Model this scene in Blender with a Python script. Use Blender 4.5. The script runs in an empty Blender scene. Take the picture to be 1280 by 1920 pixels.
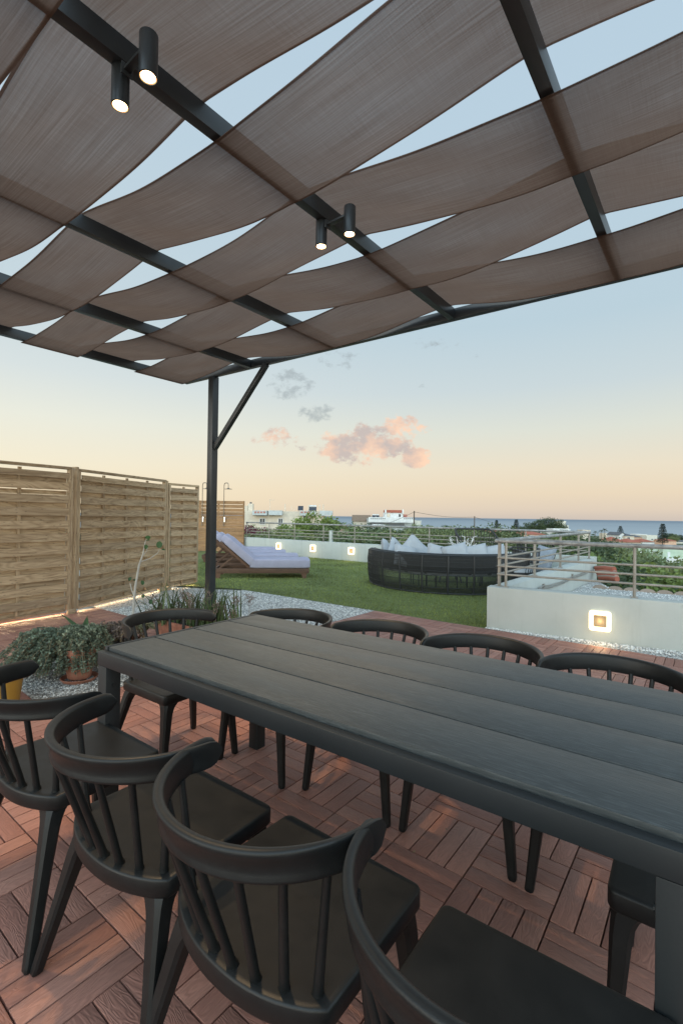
import bpy, bmesh, math, random
from mathutils import Vector, Matrix, noise as mnoise
random.seed(7)
PI = math.pi
R = math.radians
sc = bpy.context.scene
col = sc.collection
V = Vector

# ------------------------------------------------------------------ camera
H = 1.3195
FP = 893.18
cam = bpy.data.cameras.new('camera')
co = bpy.data.objects.new('camera', cam)
col.objects.link(co)
cam.sensor_fit = 'VERTICAL'
cam.sensor_height = 36
cam.sensor_width = 24
cam.lens = FP / 1920 * 36
cam.clip_start = 0.05
cam.clip_end = 60000
th, ro = .0084, .0141
FW = V((0, math.cos(th), math.sin(th)))
U0 = V((0, -math.sin(th), math.cos(th)))
R0 = V((1, 0, 0))
RT = R0 * math.cos(ro) + U0 * math.sin(ro)
UP = U0 * math.cos(ro) - R0 * math.sin(ro)
m = Matrix((RT, UP, -FW)).transposed().to_4x4()
m.translation = V((0, 0, H))
co.matrix_world = m
sc.camera = co


def at(u, v, y):          # photograph pixel + distance -> world point
    d = FW * FP + RT * (u - 640) + UP * (960 - v)
    return V((0, 0, H)) + d * (y / d.y)


def atz(u, v, z=0.0):
    d = FW * FP + RT * (u - 640) + UP * (960 - v)
    return V((0, 0, H)) + d * ((z - H) / d.z)


# ------------------------------------------------------------------ materials
def srgb(r, g, b):
    f = lambda c: c / 12.92 if c <= .04045 else ((c + .055) / 1.055) ** 2.4
    return (f(r / 255), f(g / 255), f(b / 255), 1)


class Mat:
    def __init__(s, name):
        s.m = bpy.data.materials.new(name)
        s.m.use_nodes = True
        s.t = s.m.node_tree
        s.N, s.L = s.t.nodes, s.t.links
        s.b = s.N['Principled BSDF']
        s.out = s.N['Material Output']

    def n(s, typ, **kw):
        x = s.N.new(typ)
        for k, v in kw.items():
            if k.startswith('i_'):
                x.inputs[k[2:].replace('_', ' ')].default_value = v
            else:
                setattr(x, k, v)
        return x

    def l(s, a, b):
        s.L.new(a, b)

    def set(s, **kw):
        for k, v in kw.items():
            s.b.inputs[k.replace('_', ' ')].default_value = v

    def ramp(s, fac, stops):
        r = s.n('ShaderNodeValToRGB')
        e = r.color_ramp.elements
        while len(e) < len(stops):
            e.new(.5)
        for k, (p, c) in enumerate(stops):
            e[k].position = p
            e[k].color = c if len(c) == 4 else (*c, 1)
        s.l(fac, r.inputs['Fac'])
        return r.outputs['Color']

    def coord(s, kind='Object', scale=(1, 1, 1), rot=(0, 0, 0)):
        tc = s.n('ShaderNodeTexCoord')
        mp = s.n('ShaderNodeMapping')
        mp.inputs['Scale'].default_value = scale
        mp.inputs['Rotation'].default_value = rot
        s.l(tc.outputs[kind], mp.inputs['Vector'])
        return mp.outputs['Vector']

    def noise(s, vec, scale=5, detail=4, rough=.55, dist=0):
        x = s.n('ShaderNodeTexNoise')
        x.inputs['Scale'].default_value = scale
        x.inputs['Detail'].default_value = detail
        x.inputs['Roughness'].default_value = rough
        x.inputs['Distortion'].default_value = dist
        s.l(vec, x.inputs['Vector'])
        return x.outputs['Fac']

    def bump(s, h, strength=.3, dist=.01):
        x = s.n('ShaderNodeBump')
        x.inputs['Strength'].default_value = strength
        x.inputs['Distance'].default_value = dist
        s.l(h, x.inputs['Height'])
        s.l(x.outputs['Normal'], s.b.inputs['Normal'])
        return x

    def mix(s, fac, a, b, mode='MIX'):
        x = s.n('ShaderNodeMix', data_type='RGBA', blend_type=mode)
        for sock, val in ((x.inputs[0], fac), (x.inputs[6], a), (x.inputs[7], b)):
            if hasattr(val, 'links'):
                s.l(val, sock)
            elif isinstance(val, (int, float)):
                sock.default_value = val
            else:
                sock.default_value = val if len(val) == 4 else (*val, 1)
        return x.outputs[2]

    def math(s, op, a, b=0.0, c=None):
        x = s.n('ShaderNodeMath', operation=op)
        for k, val in enumerate((a, b, c)):
            if val is None:
                continue
            if hasattr(val, 'links'):
                s.l(val, x.inputs[k])
            else:
                x.inputs[k].default_value = val
        return x.outputs[0]


def simple(name, c, rough=.6, var=.15, scale=8, bump=.1, bscale=60, metal=0, bdist=.004, kind='Object'):
    a = Mat(name)
    v = a.coord(kind)
    f = a.noise(v, scale, 5)
    lo = tuple(x * (1 - var) for x in c[:3])
    hi = tuple(min(1, x * (1 + var)) for x in c[:3])
    a.l(a.ramp(f, [(.3, lo), (.7, hi)]), a.b.inputs['Base Color'])
    a.set(Roughness=rough, Metallic=metal)
    if bump:
        a.bump(a.noise(v, bscale, 3), bump, bdist)
    return a.m


def emit(name, c, s):
    a = Mat(name)
    a.set(Base_Color=(*c[:3], 1), Emission_Color=(*c[:3], 1), Emission_Strength=s, Roughness=.4)
    return a.m


M = {}
# chair plastic: dusty charcoal
a = Mat('chair_plastic')
v = a.coord()
f = a.noise(v, 9, 6, .65)
g = a.noise(v, 60, 3, .6)
mixf = a.math('ADD', a.math('MULTIPLY', f, .75), a.math('MULTIPLY', g, .25))
pc0 = a.ramp(mixf, [(.33, (.0050, .0058, .0062)), (.55, (.0068, .0078, .0082)), (.72, (.0115, .0123, .0123))])
geo = a.n('ShaderNodeNewGeometry')
sx = a.n('ShaderNodeSeparateXYZ')
a.l(geo.outputs['Normal'], sx.inputs[0])
dust = a.math('MULTIPLY', a.ramp(sx.outputs['Z'], [(.45, (0, 0, 0)), (.95, (1, 1, 1))]), a.ramp(mixf, [(.30, (.70, .70, .70)), (.70, (1, 1, 1))]))
a.l(a.mix(dust, pc0, (.0195, .0193, .0185)), a.b.inputs['Base Color'])
a.b.inputs['Specular IOR Level'].default_value = .32
a.l(a.ramp(f, [(.3, (.36, .36, .36)), (.7, (.52, .52, .52))]), a.b.inputs['Roughness'])
a.bump(a.noise(v, 420, 2), .22, .001)
M['plastic'] = a.m
# table slats: charcoal embossed wood
a = Mat('table_slat')
v = a.coord('UV', (1, 1, 1))
st = a.coord('UV', (26, 230, 1))
f1 = a.noise(st, 1.0, 6, .6, .6)
f2 = a.noise(a.coord('UV', (9, 110, 1)), 1.0, 4, .65)
f3 = a.noise(a.coord('UV', (2.2, 9, 1)), 1.0, 4, .6)
mm = a.math('ADD', a.math('MULTIPLY', f1, .45), a.math('ADD', a.math('MULTIPLY', f2, .3), a.math('MULTIPLY', f3, .25)))
a.l(a.ramp(mm, [(.34, (.0235, .0285, .0305)), (.5, (.037, .0435, .0455)), (.66, (.077, .088, .091))]), a.b.inputs['Base Color'])
a.l(a.ramp(f3, [(.3, (.36, .36, .36)), (.7, (.52, .52, .52))]), a.b.inputs['Roughness'])
a.bump(a.math('ADD', f1, f2), .3, .002)
M['slat'] = a.m
M['table_metal'] = simple('table_metal', (.012, .0155, .0175), .45, .12, 4, .05, 200, .0)
M['steel'] = simple('pergola_steel', (.030, .033, .036), .38, .18, 5, .06, 90, .25)
# shade cloth
a = Mat('shade_cloth')
uvs = a.coord('UV', (1.6, 150, 1))
uvt = a.coord('UV', (170, 5.0, 1))
f1 = a.noise(uvs, 1.0, 3, .6)
f2 = a.noise(uvt, 1.0, 3, .6)
f3 = a.noise(a.coord('UV', (.9, 1.6, 1)), 2.0, 3)
w = a.math('ADD', a.math('MULTIPLY', f1, .58), a.math('ADD', a.math('MULTIPLY', f2, .20), a.math('MULTIPLY', f3, .22)))
cc = a.ramp(w, [(.32, (.150, .096, .072)), (.5, (.186, .123, .094)), (.68, (.235, .162, .127))])
df = a.n('ShaderNodeBsdfDiffuse')
tr = a.n('ShaderNodeBsdfTranslucent')
tp = a.n('ShaderNodeBsdfTransparent')
a.l(cc, df.inputs['Color'])
a.l(a.mix(1.0, cc, (1.02, .97, .92), 'MULTIPLY'), tr.inputs['Color'])
m1 = a.n('ShaderNodeMixShader')
m1.inputs[0].default_value = .52
a.l(df.outputs[0], m1.inputs[1])
a.l(tr.outputs[0], m1.inputs[2])
m2 = a.n('ShaderNodeMixShader')
lw = a.n('ShaderNodeLayerWeight')       # an open weave closes up at a slant
lw.inputs['Blend'].default_value = .5
opn = a.ramp(lw.outputs['Facing'], [(.10, (.17, .17, .17)), (.45, (.05, .05, .05)), (.75, (.004, .004, .004))])
a.l(a.mix(1.0, opn, a.ramp(w, [(.36, (.45, .45, .45)), (.66, (1.5, 1.5, 1.5))]), 'MULTIPLY'), m2.inputs[0])
a.l(m1.outputs[0], m2.inputs[1])
a.l(tp.outputs[0], m2.inputs[2])
a.l(m2.outputs[0], a.out.inputs['Surface'])
M['cloth'] = a.m
# deck slats
a = Mat('deck_slat')
at1 = a.n('ShaderNodeAttribute', attribute_name='rnd')
uv = a.coord('UV')
st = a.n('ShaderNodeMapping')
a.l(uv, st.inputs['Vector'])
st.inputs['Scale'].default_value = (9, 60, 1)
w1 = a.n('ShaderNodeTexNoise')
a.l(st.outputs[0], w1.inputs['Vector'])
w1.inputs['Scale'].default_value = 1
w1.inputs['Detail'].default_value = 3
w1.inputs['Distortion'].default_value = 1.6
st2 = a.n('ShaderNodeMapping')
a.l(uv, st2.inputs['Vector'])
st2.inputs['Scale'].default_value = (5, 26, 1)
wv = a.n('ShaderNodeTexNoise')
a.l(st2.outputs[0], wv.inputs['Vector'])
wv.inputs['Scale'].default_value = 1
wv.inputs['Distortion'].default_value = .6
rings = a.math('SINE', a.math('MULTIPLY', wv.outputs['Fac'], 75.0))
rr = a.math('MULTIPLY_ADD', rings, .5, .5)
hh = a.math('ADD', a.math('MULTIPLY', rr, .6), a.math('MULTIPLY', w1.outputs['Fac'], .6))
c1 = a.ramp(at1.outputs['Fac'], [(0, (.300, .132, .098)), (.5, (.375, .172, .128)), (1, (.445, .215, .160))])
c2 = a.mix(a.math('MULTIPLY', a.math('SUBTRACT', 1.15, hh), .34), c1, (.10, .045, .034))
blot = a.noise(a.coord('Object'), 2.2, 5, .6)
c3 = a.mix(a.ramp(blot, [(.45, (0, 0, 0)), (.75, (.30, .30, .30))]), c2, (.22, .15, .125))
a.l(c3, a.b.inputs['Base Color'])
a.set(Roughness=.62)
a.bump(hh, .40, .003)
M['deck'] = a.m
M['deck_under'] = simple('deck_base', (.012, .01, .009), .9, .1)


def gravel_mat(name, scale, lo, hi):
    a = Mat(name)
    vo = a.n('ShaderNodeTexVoronoi')
    v = a.coord()
    a.l(v, vo.inputs['Vector'])
    vo.inputs['Scale'].default_value = scale
    sep = a.n('ShaderNodeSeparateColor')
    a.l(vo.outputs['Color'], sep.inputs['Color'])
    c = a.ramp(sep.outputs['Red'], [(0, tuple(x * .55 for x in lo)), (.2, lo), (1, hi)])
    edge = a.ramp(vo.outputs['Distance'], [(.45, (1, 1, 1)), (.75, (.25, .25, .25))])
    a.l(a.mix(1.0, c, edge, 'MULTIPLY'), a.b.inputs['Base Color'])
    a.set(Roughness=.8)
    a.bump(a.math('SUBTRACT', 1.0, vo.outputs['Distance']), .9, .02)
    return a.m


M['gravel'] = gravel_mat('white_gravel', 62, (.48, .48, .46), (.80, .80, .78))
M['pebble'] = simple('pebble', (.55, .53, .50), .75, .35, 30, .1)
# wood
def wood(name, dark, mid, light, sx=1.6, sy=26, rough=.75):
    a = Mat(name)
    rn = a.n('ShaderNodeAttribute', attribute_name='rnd')
    uv = a.coord('UV')
    cmb = a.n('ShaderNodeVectorMath', operation='ADD')
    a.l(uv, cmb.inputs[0])
    cx = a.n('ShaderNodeCombineXYZ')
    a.l(a.math('MULTIPLY', rn.outputs['Fac'], 37.0), cx.inputs[0])
    a.l(a.math('MULTIPLY', rn.outputs['Fac'], 91.0), cx.inputs[1])
    a.l(cx.outputs[0], cmb.inputs[1])
    mp = a.n('ShaderNodeMapping')
    mp.inputs['Scale'].default_value = (sx, sy, 1)
    a.l(cmb.outputs[0], mp.inputs['Vector'])
    f = a.noise(mp.outputs[0], 1.0, 5, .6, 1.4)
    vo = a.n('ShaderNodeTexVoronoi')
    mp2 = a.n('ShaderNodeMapping')
    mp2.inputs['Scale'].default_value = (2.4, 7.5, 1)
    a.l(cmb.outputs[0], mp2.inputs['Vector'])
    a.l(mp2.outputs[0], vo.inputs['Vector'])
    knot = a.ramp(vo.outputs['Distance'], [(.06, (1, 1, 1)), (.24, (0, 0, 0))])
    mp3 = a.n('ShaderNodeMapping')
    mp3.inputs['Scale'].default_value = (1.1, 6.5, 1)
    a.l(cmb.outputs[0], mp3.inputs['Vector'])
    f5 = a.noise(mp3.outputs[0], 1.0, 2, .5, .5)
    fig = a.math('MULTIPLY_ADD', a.math('SINE', a.math('MULTIPLY', f5, 70.0)), .5, .5)
    f = a.math('ADD', a.math('MULTIPLY', f, .78), a.math('MULTIPLY', fig, .17))
    base = a.ramp(f, [(.26, dark), (.48, mid), (.74, light)])
    tone = a.ramp(rn.outputs['Fac'], [(0, (.80, .79, .78)), (1, (1.10, 1.07, 1.02))])
    c = a.mix(1.0, base, tone, 'MULTIPLY')
    c = a.mix(a.math('MULTIPLY', knot, .62), c, tuple(x * .35 for x in dark))
    a.l(c, a.b.inputs['Base Color'])
    a.set(Roughness=rough)
    a.bump(f, .25, .004)
    return a.m


M['fence'] = wood('fence_wood', (.245, .168, .100), (.415, .305, .195), (.56, .435, .300))
M['cedar'] = wood('cedar_wood', (.20, .105, .045), (.30, .168, .078), (.38, .225, .115))
M['teak'] = wood('teak_wood', (.07, .036, .022), (.115, .060, .036), (.16, .088, .053))
a = Mat('white_render')
f = a.noise(a.coord('Object', (1, 1, 1)), 2.2, 6, .6)
f2 = a.noise(a.coord('Object', (9, 9, .7)), 1.0, 5, .65)
base_ = a.ramp(f, [(.3, (.415, .447, .428)), (.7, (.475, .508, .488))])
a.l(a.mix(a.ramp(f2, [(.52, (0, 0, 0)), (.8, (.5, .5, .5))]), base_, (.33, .345, .32)), a.b.inputs['Base Color'])
a.set(Roughness=.85)
a.bump(a.noise(a.coord(), 55, 4), .35, .004)
M['white_wall'] = a.m
M['rail'] = simple('rail_paint', (.27, .25, .22), .45, .22, 9, .15, 70, .15)
M['rail_top'] = simple('rail_weathered', (.27, .275, .275), .5, .4, 12, .2, 60, .2)
M['lav'] = simple('lavender_canvas', (.335, .320, .405), .9, .07, 7, .3, 30, 0, .006)
M['grey_cushion'] = simple('pale_cushion', (.35, .375, .40), .9, .08, 7, .3, 14, 0, .02)
M['blue_cushion'] = simple('blue_cushion', (.24, .27, .31), .9, .1, 7, .3, 14, 0, .02)
M['wicker'] = simple('black_wicker', (.022, .024, .026), .5, .25, 30, .2)
M['terracotta'] = simple('terracotta', (.30, .125, .08), .85, .35, 11, .25, 40)
M['yellow'] = simple('yellow_pot', (.30, .17, .025), .5, .12, 9, .05)
M['soil'] = simple('soil', (.035, .026, .02), .95, .3, 20, .6, 50, 0, .02)
M['chrome'] = simple('chrome', (.7, .7, .7), .2, .05, 4, 0, 10, 1)
M['brass_pipe'] = simple('grey_pipe', (.28, .28, .27), .4, .1, 6, 0, 10, .6)
M['copper'] = simple('shower_bronze', (.19, .16, .13), .35, .1, 6, 0, 10, .7)
M['lens'] = emit('lamp_lens', (1.0, .74, .42), 14)
M['halo_ring'] = emit('lens_halo_glow', (1.0, .46, .16), 1.6)  # orange halo round the lens, put in as emission
M['ring'] = emit('lamp_diffuser', (1.0, .82, .54), 1.35)
M['strip'] = emit('strip_diffuser', (1.0, .70, .36), 2)
M['lamp_plate'] = simple('lamp_plate', (.20, .17, .12), .5, .05, 5, 0)
M['bark'] = simple('bark', (.14, .115, .09), .9, .3, 12, .5, 30, 0, .02)
M['pale_bark'] = simple('pale_bark', (.36, .35, .32), .8, .15, 20, .2, 40)


def leafmat(name, c, var=.4, tl=.25):
    a = Mat(name)
    rn = a.n('ShaderNodeAttribute', attribute_name='rnd')
    lo = tuple(x * (1 - var) for x in c)
    hi = tuple(x * (1 + var) for x in c)
    oi = a.n('ShaderNodeObjectInfo')
    cc = a.ramp(rn.outputs['Fac'], [(0, lo), (1, hi)])
    tone = a.ramp(oi.outputs['Random'], [(0, (.72, .80, .78)), (.5, (1, 1, 1)), (1, (1.22, 1.12, .9))])
    cc = a.mix(1.0, cc, tone, 'MULTIPLY')
    a.l(cc, a.b.inputs['Base Color'])
    a.set(Roughness=.65)
    t = a.n('ShaderNodeBsdfTranslucent')
    a.l(cc, t.inputs['Color'])
    mx = a.n('ShaderNodeMixShader')
    mx.inputs[0].default_value = tl
    a.l(a.b.outputs[0], mx.inputs[1])
    a.l(t.outputs[0], mx.inputs[2])
    a.l(mx.outputs[0], a.out.inputs['Surface'])
    return a.m


M['olive'] = leafmat('olive_leaf', (.165, .205, .095))
M['bright'] = leafmat('bright_leaf', (.165, .235, .07))
M['dark'] = leafmat('dark_leaf', (.062, .095, .045))
M['pine'] = leafmat('pine_needle', (.028, .048, .034))
M['bougain'] = leafmat('bougainvillea', (.17, .025, .06))
M['succ'] = leafmat('succulent_leaf', (.19, .225, .165), .5)
M['dry'] = leafmat('dry_stem', (.26, .20, .12), .4)
M['spike'] = leafmat('spike_leaf', (.10, .135, .05), .5)
M['figleaf'] = leafmat('fig_leaf', (.035, .085, .028), .3)
M['flower'] = leafmat('faded_flower', (.26, .19, .16), .35)
M['grass'] = leafmat('grass_blade', (.205, .245, .075), .5, .3)
a = Mat('lawn_base')
f = a.noise(a.coord(), 3.0, 6, .7)
f2 = a.noise(a.coord(), 90.0, 3, .7)
fm = a.math('ADD', a.math('MULTIPLY', f, .6), a.math('MULTIPLY', f2, .4))
a.l(a.ramp(fm, [(.35, (.09, .115, .032)), (.65, (.16, .20, .06))]), a.b.inputs['Base Color'])
a.set(Roughness=.9)
a.bump(f2, .6, .02)
M['lawn'] = a.m
a = Mat('land')
f = a.noise(a.coord(), .03, 6, .7)
a.l(a.ramp(f, [(.3, (.035, .055, .025)), (.55, (.07, .085, .04)), (.75, (.16, .135, .085))]), a.b.inputs['Base Color'])
a.set(Roughness=.95)
M['land'] = a.m
# sea
a = Mat('sea_water')
v = a.coord('Object', (.004, .011, 1))
f = a.noise(v, 1.0, 5, .6)
f2 = a.noise(a.coord('Object', (.0006, .0022, 1)), 1.0, 4, .6)
fm = a.math('ADD', a.math('MULTIPLY', f, .4), a.math('MULTIPLY', f2, .6))
wc = a.ramp(fm, [(.35, (.235, .275, .305)), (.65, (.31, .345, .37))])
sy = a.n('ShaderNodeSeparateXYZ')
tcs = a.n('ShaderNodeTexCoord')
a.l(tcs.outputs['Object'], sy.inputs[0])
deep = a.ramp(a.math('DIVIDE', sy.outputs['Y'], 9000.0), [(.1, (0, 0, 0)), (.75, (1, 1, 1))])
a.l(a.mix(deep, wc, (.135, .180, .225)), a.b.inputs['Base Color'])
a.set(Roughness=.55)
a.b.inputs['Specular IOR Level'].default_value = .25
a.bump(a.noise(a.coord('Object', (.02, .09, 1)), 1.0, 5, .6), .5, 2.0)
M['sea'] = a.m
for nm, c in dict(house_cream=(.60, .53, .43), house_white=(.66, .67, .66), house_pale=(.62, .60, .52), house_pink=(.52, .20, .19),
                  house_peach=(.62, .40, .28), house_green=(.44, .54, .42), house_band=(.45, .48, .48), roof_red=(.34, .105, .065),
                  roof_brown=(.22, .15, .10), roof_grey=(.10, .105, .115), shutter=(.12, .12, .12), glass=(.03, .035, .04),
                  solar=(.02, .022, .03), tank=(.55, .55, .53), pole_wood=(.10, .08, .06), brick_red=(.42, .17, .13),
                  rail_white=(.62, .62, .6), tile_lichen=(.33, .26, .21)).items():
    M[nm] = simple(nm, c, .8 if nm not in ('glass', 'solar') else .25, .12, 1.5, .15, 20)


# ------------------------------------------------------------------ mesh building
class MB:
    def __init__(s):
        s.v, s.f, s.uv, s.r = [], [], [], []

    def face(s, idx, uvs=None, rnd=None):
        s.f.append(tuple(idx))
        s.uv.append(uvs)
        s.r.append(rnd if rnd is not None else s._r)

    _r = .5

    def rnd(s):
        s._r = random.random()

    def box(s, c, size, ax=None, uvlong=None):
        # oriented box: c centre, size (x,y,z), ax = (X,Y,Z) unit vectors
        X, Y, Z = ax if ax else (V((1, 0, 0)), V((0, 1, 0)), V((0, 0, 1)))
        c = V(c)
        n = len(s.v)
        hx, hy, hz = size[0] / 2, size[1] / 2, size[2] / 2
        for sx, sy, sz in ((-1, -1, -1), (1, -1, -1), (1, 1, -1), (-1, 1, -1), (-1, -1, 1), (1, -1, 1), (1, 1, 1), (-1, 1, 1)):
            s.v.append(c + X * hx * sx + Y * hy * sy + Z * hz * sz)
        ox, oy = random.random() * 5, random.random() * 5
        F = ((0, 3, 2, 1), (4, 5, 6, 7), (0, 1, 5, 4), (1, 2, 6, 5), (2, 3, 7, 6), (3, 0, 4, 7))
        D = ((0, 1), (0, 1), (0, 2), (1, 2), (0, 2), (1, 2))
        loc = [(sx * hx, sy * hy, sz * hz) for sx, sy, sz in ((-1, -1, -1), (1, -1, -1), (1, 1, -1), (-1, 1, -1), (-1, -1, 1), (1, -1, 1), (1, 1, 1), (-1, 1, 1))]
        L = uvlong if uvlong is not None else max(range(3), key=lambda k: size[k])
        for f, (a_, b_) in zip(F, D):
            if b_ == L:
                a_, b_ = b_, a_
            s.face([n + k for k in f], [(loc[k][a_] + ox, loc[k][b_] + oy) for k in f])

    def bar(s, a, b, w, h, up=V((0, 0, 1))):
        a, b = V(a), V(b)
        X = (b - a)
        L = X.length
        X.normalize()
        Y = up.cross(X)
        if Y.length < 1e-4:
            Y = V((1, 0, 0)).cross(X)
        Y.normalize()
        Z = X.cross(Y)
        s.box((a + b) / 2, (L, w, h), (X, Y, Z))

    def tube(s, pts, rad, seg=8, cap=True):
        pts = [V(p) for p in pts]
        if not hasattr(rad, '__len__'):
            rad = [rad] * len(pts)
        n0 = len(s.v)
        prev = None
        for i, p in enumerate(pts):
            if i == 0:
                d = pts[1] - pts[0]
            elif i == len(pts) - 1:
                d = pts[-1] - pts[-2]
            else:
                d = (pts[i + 1] - pts[i]).normalized() + (pts[i] - pts[i - 1]).normalized()
            d.normalize()
            if prev is None:
                x = d.orthogonal().normalized()
            else:
                x = (prev - d * prev.dot(d)).normalized()
            prev = x
            y = d.cross(x)
            for k in range(seg):
                t = 2 * PI * k / seg
                s.v.append(p + (x * math.cos(t) + y * math.sin(t)) * rad[i])
        for i in range(len(pts) - 1):
            for k in range(seg):
                a_, b_ = n0 + i * seg + k, n0 + i * seg + (k + 1) % seg
                s.face((a_, b_, b_ + seg, a_ + seg), [(i * .1, k / seg)] * 4)
        if cap:
            s.face([n0 + k for k in range(seg)][::-1])
            s.face([n0 + (len(pts) - 1) * seg + k for k in range(seg)])

    def lathe(s, c, prof, seg=24, cap=True):
        c = V(c)
        n0 = len(s.v)
        for r, z in prof:
            for k in range(seg):
                t = 2 * PI * k / seg
                s.v.append(c + V((r * math.cos(t), r * math.sin(t), z)))
        for i in range(len(prof) - 1):
            for k in range(seg):
                a_, b_ = n0 + i * seg + k, n0 + i * seg + (k + 1) % seg
                s.face((a_, b_, b_ + seg, a_ + seg))
        if cap:
            s.face([n0 + k for k in range(seg)][::-1])
            s.face([n0 + (len(prof) - 1) * seg + k for k in range(seg)])

    def rings(s, rs, cap0=True, cap1=True, closed=True):
        n0 = len(s.v)
        k_ = len(rs[0])
        for r in rs:
            s.v.extend(V(p) for p in r)
        for i in range(len(rs) - 1):
            for k in range(k_ if closed else k_ - 1):
                a_, b_ = n0 + i * k_ + k, n0 + i * k_ + (k + 1) % k_
                s.face((a_, b_, b_ + k_, a_ + k_), [(i * .05, k * .05)] * 4)
        if cap0:
            s.face([n0 + k for k in range(k_)][::-1])
        if cap1:
            s.face([n0 + (len(rs) - 1) * k_ + k for k in range(k_)])

    def grid(s, P, nu, nv, uvf=None):
        n0 = len(s.v)
        for j in range(nv + 1):
            for i in range(nu + 1):
                s.v.append(V(P(i / nu, j / nv)))
        for j in range(nv):
            for i in range(nu):
                a_ = n0 + j * (nu + 1) + i
                q = (a_, a_ + 1, a_ + nu + 2, a_ + nu + 1)
                u = None
                if uvf:
                    u = [uvf(i / nu, j / nv), uvf((i + 1) / nu, j / nv), uvf((i + 1) / nu, (j + 1) / nv), uvf(i / nu, (j + 1) / nv)]
                s.face(q, u)

    def leaf(s, p, d, n, L, W):
        # a folded leaf: two triangles-quads along d
        d = V(d).normalized()
        w = d.cross(V(n))
        if w.length < 1e-3:
            w = d.orthogonal()
        w.normalize()
        k = len(s.v)
        s.v += [p, p + d * L * .5 + w * W * .5, p + d * L, p + d * L * .5 - w * W * .5]
        s.face((k, k + 1, k + 2, k + 3))

    def build(s, name, mat, parent=None, smooth=False, angle=35, bevel=0, loc=None, recalc=True):
        me = bpy.data.meshes.new(name)
        org = V(loc) if loc is not None else V((0, 0, 0))
        me.from_pydata([tuple(p - org) for p in s.v], [], s.f)
        uvl = me.uv_layers.new(name='UVMap')
        li = 0
        for f, u in zip(s.f, s.uv):
            for k in range(len(f)):
                if u:
                    uvl.data[li].uv = u[k]
                li += 1
        at_ = me.attributes.new('rnd', 'FLOAT', 'FACE')
        at_.data.foreach_set('value', [float(x) for x in s.r])
        if recalc or bevel:
            bm = bmesh.new()
            bm.from_mesh(me)
            if recalc:
                bmesh.ops.recalc_face_normals(bm, faces=bm.faces)
            if bevel:
                ed = [e for e in bm.edges if len(e.link_faces) == 2 and e.calc_face_angle(0) > .6]
                bmesh.ops.bevel(bm, geom=ed, offset=bevel, segments=2, profile=.6, affect='EDGES', clamp_overlap=True)
            bm.to_mesh(me)
            bm.free()
        if smooth or bevel:
            me.shade_smooth()
            me.set_sharp_from_angle(angle=R(angle))
        if mat:
            me.materials.append(M[mat] if isinstance(mat, str) else mat)
        o = bpy.data.objects.new(name, me)
        col.objects.link(o)
        if loc is not None:
            o.location = org
        if parent:
            o.parent = parent
            if loc is None and parent.get('_w'):
                o.matrix_parent_inverse = Matrix.Translation(-V(parent.location))
        return o


def tag(o, label=None, cat=None, group=None, kind=None):
    for k, x in (('label', label), ('category', cat), ('group', group), ('kind', kind)):
        if x:
            o[k] = x
    return o


def thing(name, label, cat, loc=(0, 0, 0), rz=0, group=None):
    o = bpy.data.objects.new(name, None)
    o.empty_display_size = .1
    col.objects.link(o)
    o.location = loc
    o.rotation_euler.z = rz
    return tag(o, label, cat, group)


def wthing(name, label, cat, loc, group=None):
    # parts of such a thing are given in world coordinates
    o = thing(name, label, cat, loc, 0, group)
    o['_w'] = 1
    return o


def copy_tree(o, parent=None):
    c = o.copy()
    col.objects.link(c)
    if parent:
        c.parent = parent
        c.matrix_parent_inverse = o.matrix_parent_inverse.copy()
    for ch in [x for x in bpy.data.objects if x.parent == o]:
        copy_tree(ch, c)
    return c


def ab(phi):
    return V((math.cos(phi), -math.sin(phi), 0)), V((math.sin(phi), math.cos(phi), 0))


# ------------------------------------------------------------------ deck
PSI = .6594
DA, DB = ab(PSI)
D0 = V((-.4855, 2.4962, 0))
T = .30


def dk(i, j, z=0.0):
    q = D0 + (DA * i + DB * j) * T
    return V((q.x, q.y, z))


mb = MB()
bed = [(30, 1288), (62, 1313), (120, 1310), (200, 1297), (262, 1279), (300, 1262), (262, 1238), (212, 1200), (120, 1205)]
bedw = [atz(u, v, 0) for u, v in bed]


def inpoly(p, poly):
    c = False
    for k in range(len(poly)):
        a_, b_ = poly[k], poly[k - 1]
        if (a_.y > p.y) != (b_.y > p.y) and p.x < (b_.x - a_.x) * (p.y - a_.y) / (b_.y - a_.y) + a_.x:
            c = not c
    return c


for i in range(-16, 16):
    for j in range(-14, 13):
        if i < -6 and j >= 5:
            continue
        for k in range(4):
            mb.rnd()
            o = (k + .5) / 4
            if (i + j) % 2:
                c, X, Y = dk(i + o, j + .5), DB, -DA
            else:
                c, X, Y = dk(i + .5, j + o), DA, DB
            dz = random.uniform(-.0012, .0012)
            tl = random.uniform(-.004, .004)
            Z = V((0, 0, 1)) + X * tl
            mb.box(c + V((0, 0, -.011 + dz)), (.2945, .0700, .022), (X, Y, Z.normalized()), 0)
deck = mb.build('deck', 'deck', bevel=.0018, angle=50)
tag(deck, kind='structure')
mb = MB()
for (i0, i1, j0, j1) in ((-16, 16, -14, 5), (-6, 16, 5, 13)):
    n = len(mb.v)
    mb.v += [dk(i0, j0, -.021), dk(i1, j0, -.021), dk(i1, j1, -.021), dk(i0, j1, -.021)]
    mb.face((n, n + 1, n + 2, n + 3))
tag(mb.build('deck_base', 'deck_under'), kind='structure')


def sheet(name, poly, z, mat, kind='structure'):
    mb = MB()
    n = len(poly)
    mb.v += [V((p[0], p[1], z)) for p in poly]
    mb.face(range(n))
    o = mb.build(name, mat)
    return tag(o, kind=kind)


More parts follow.
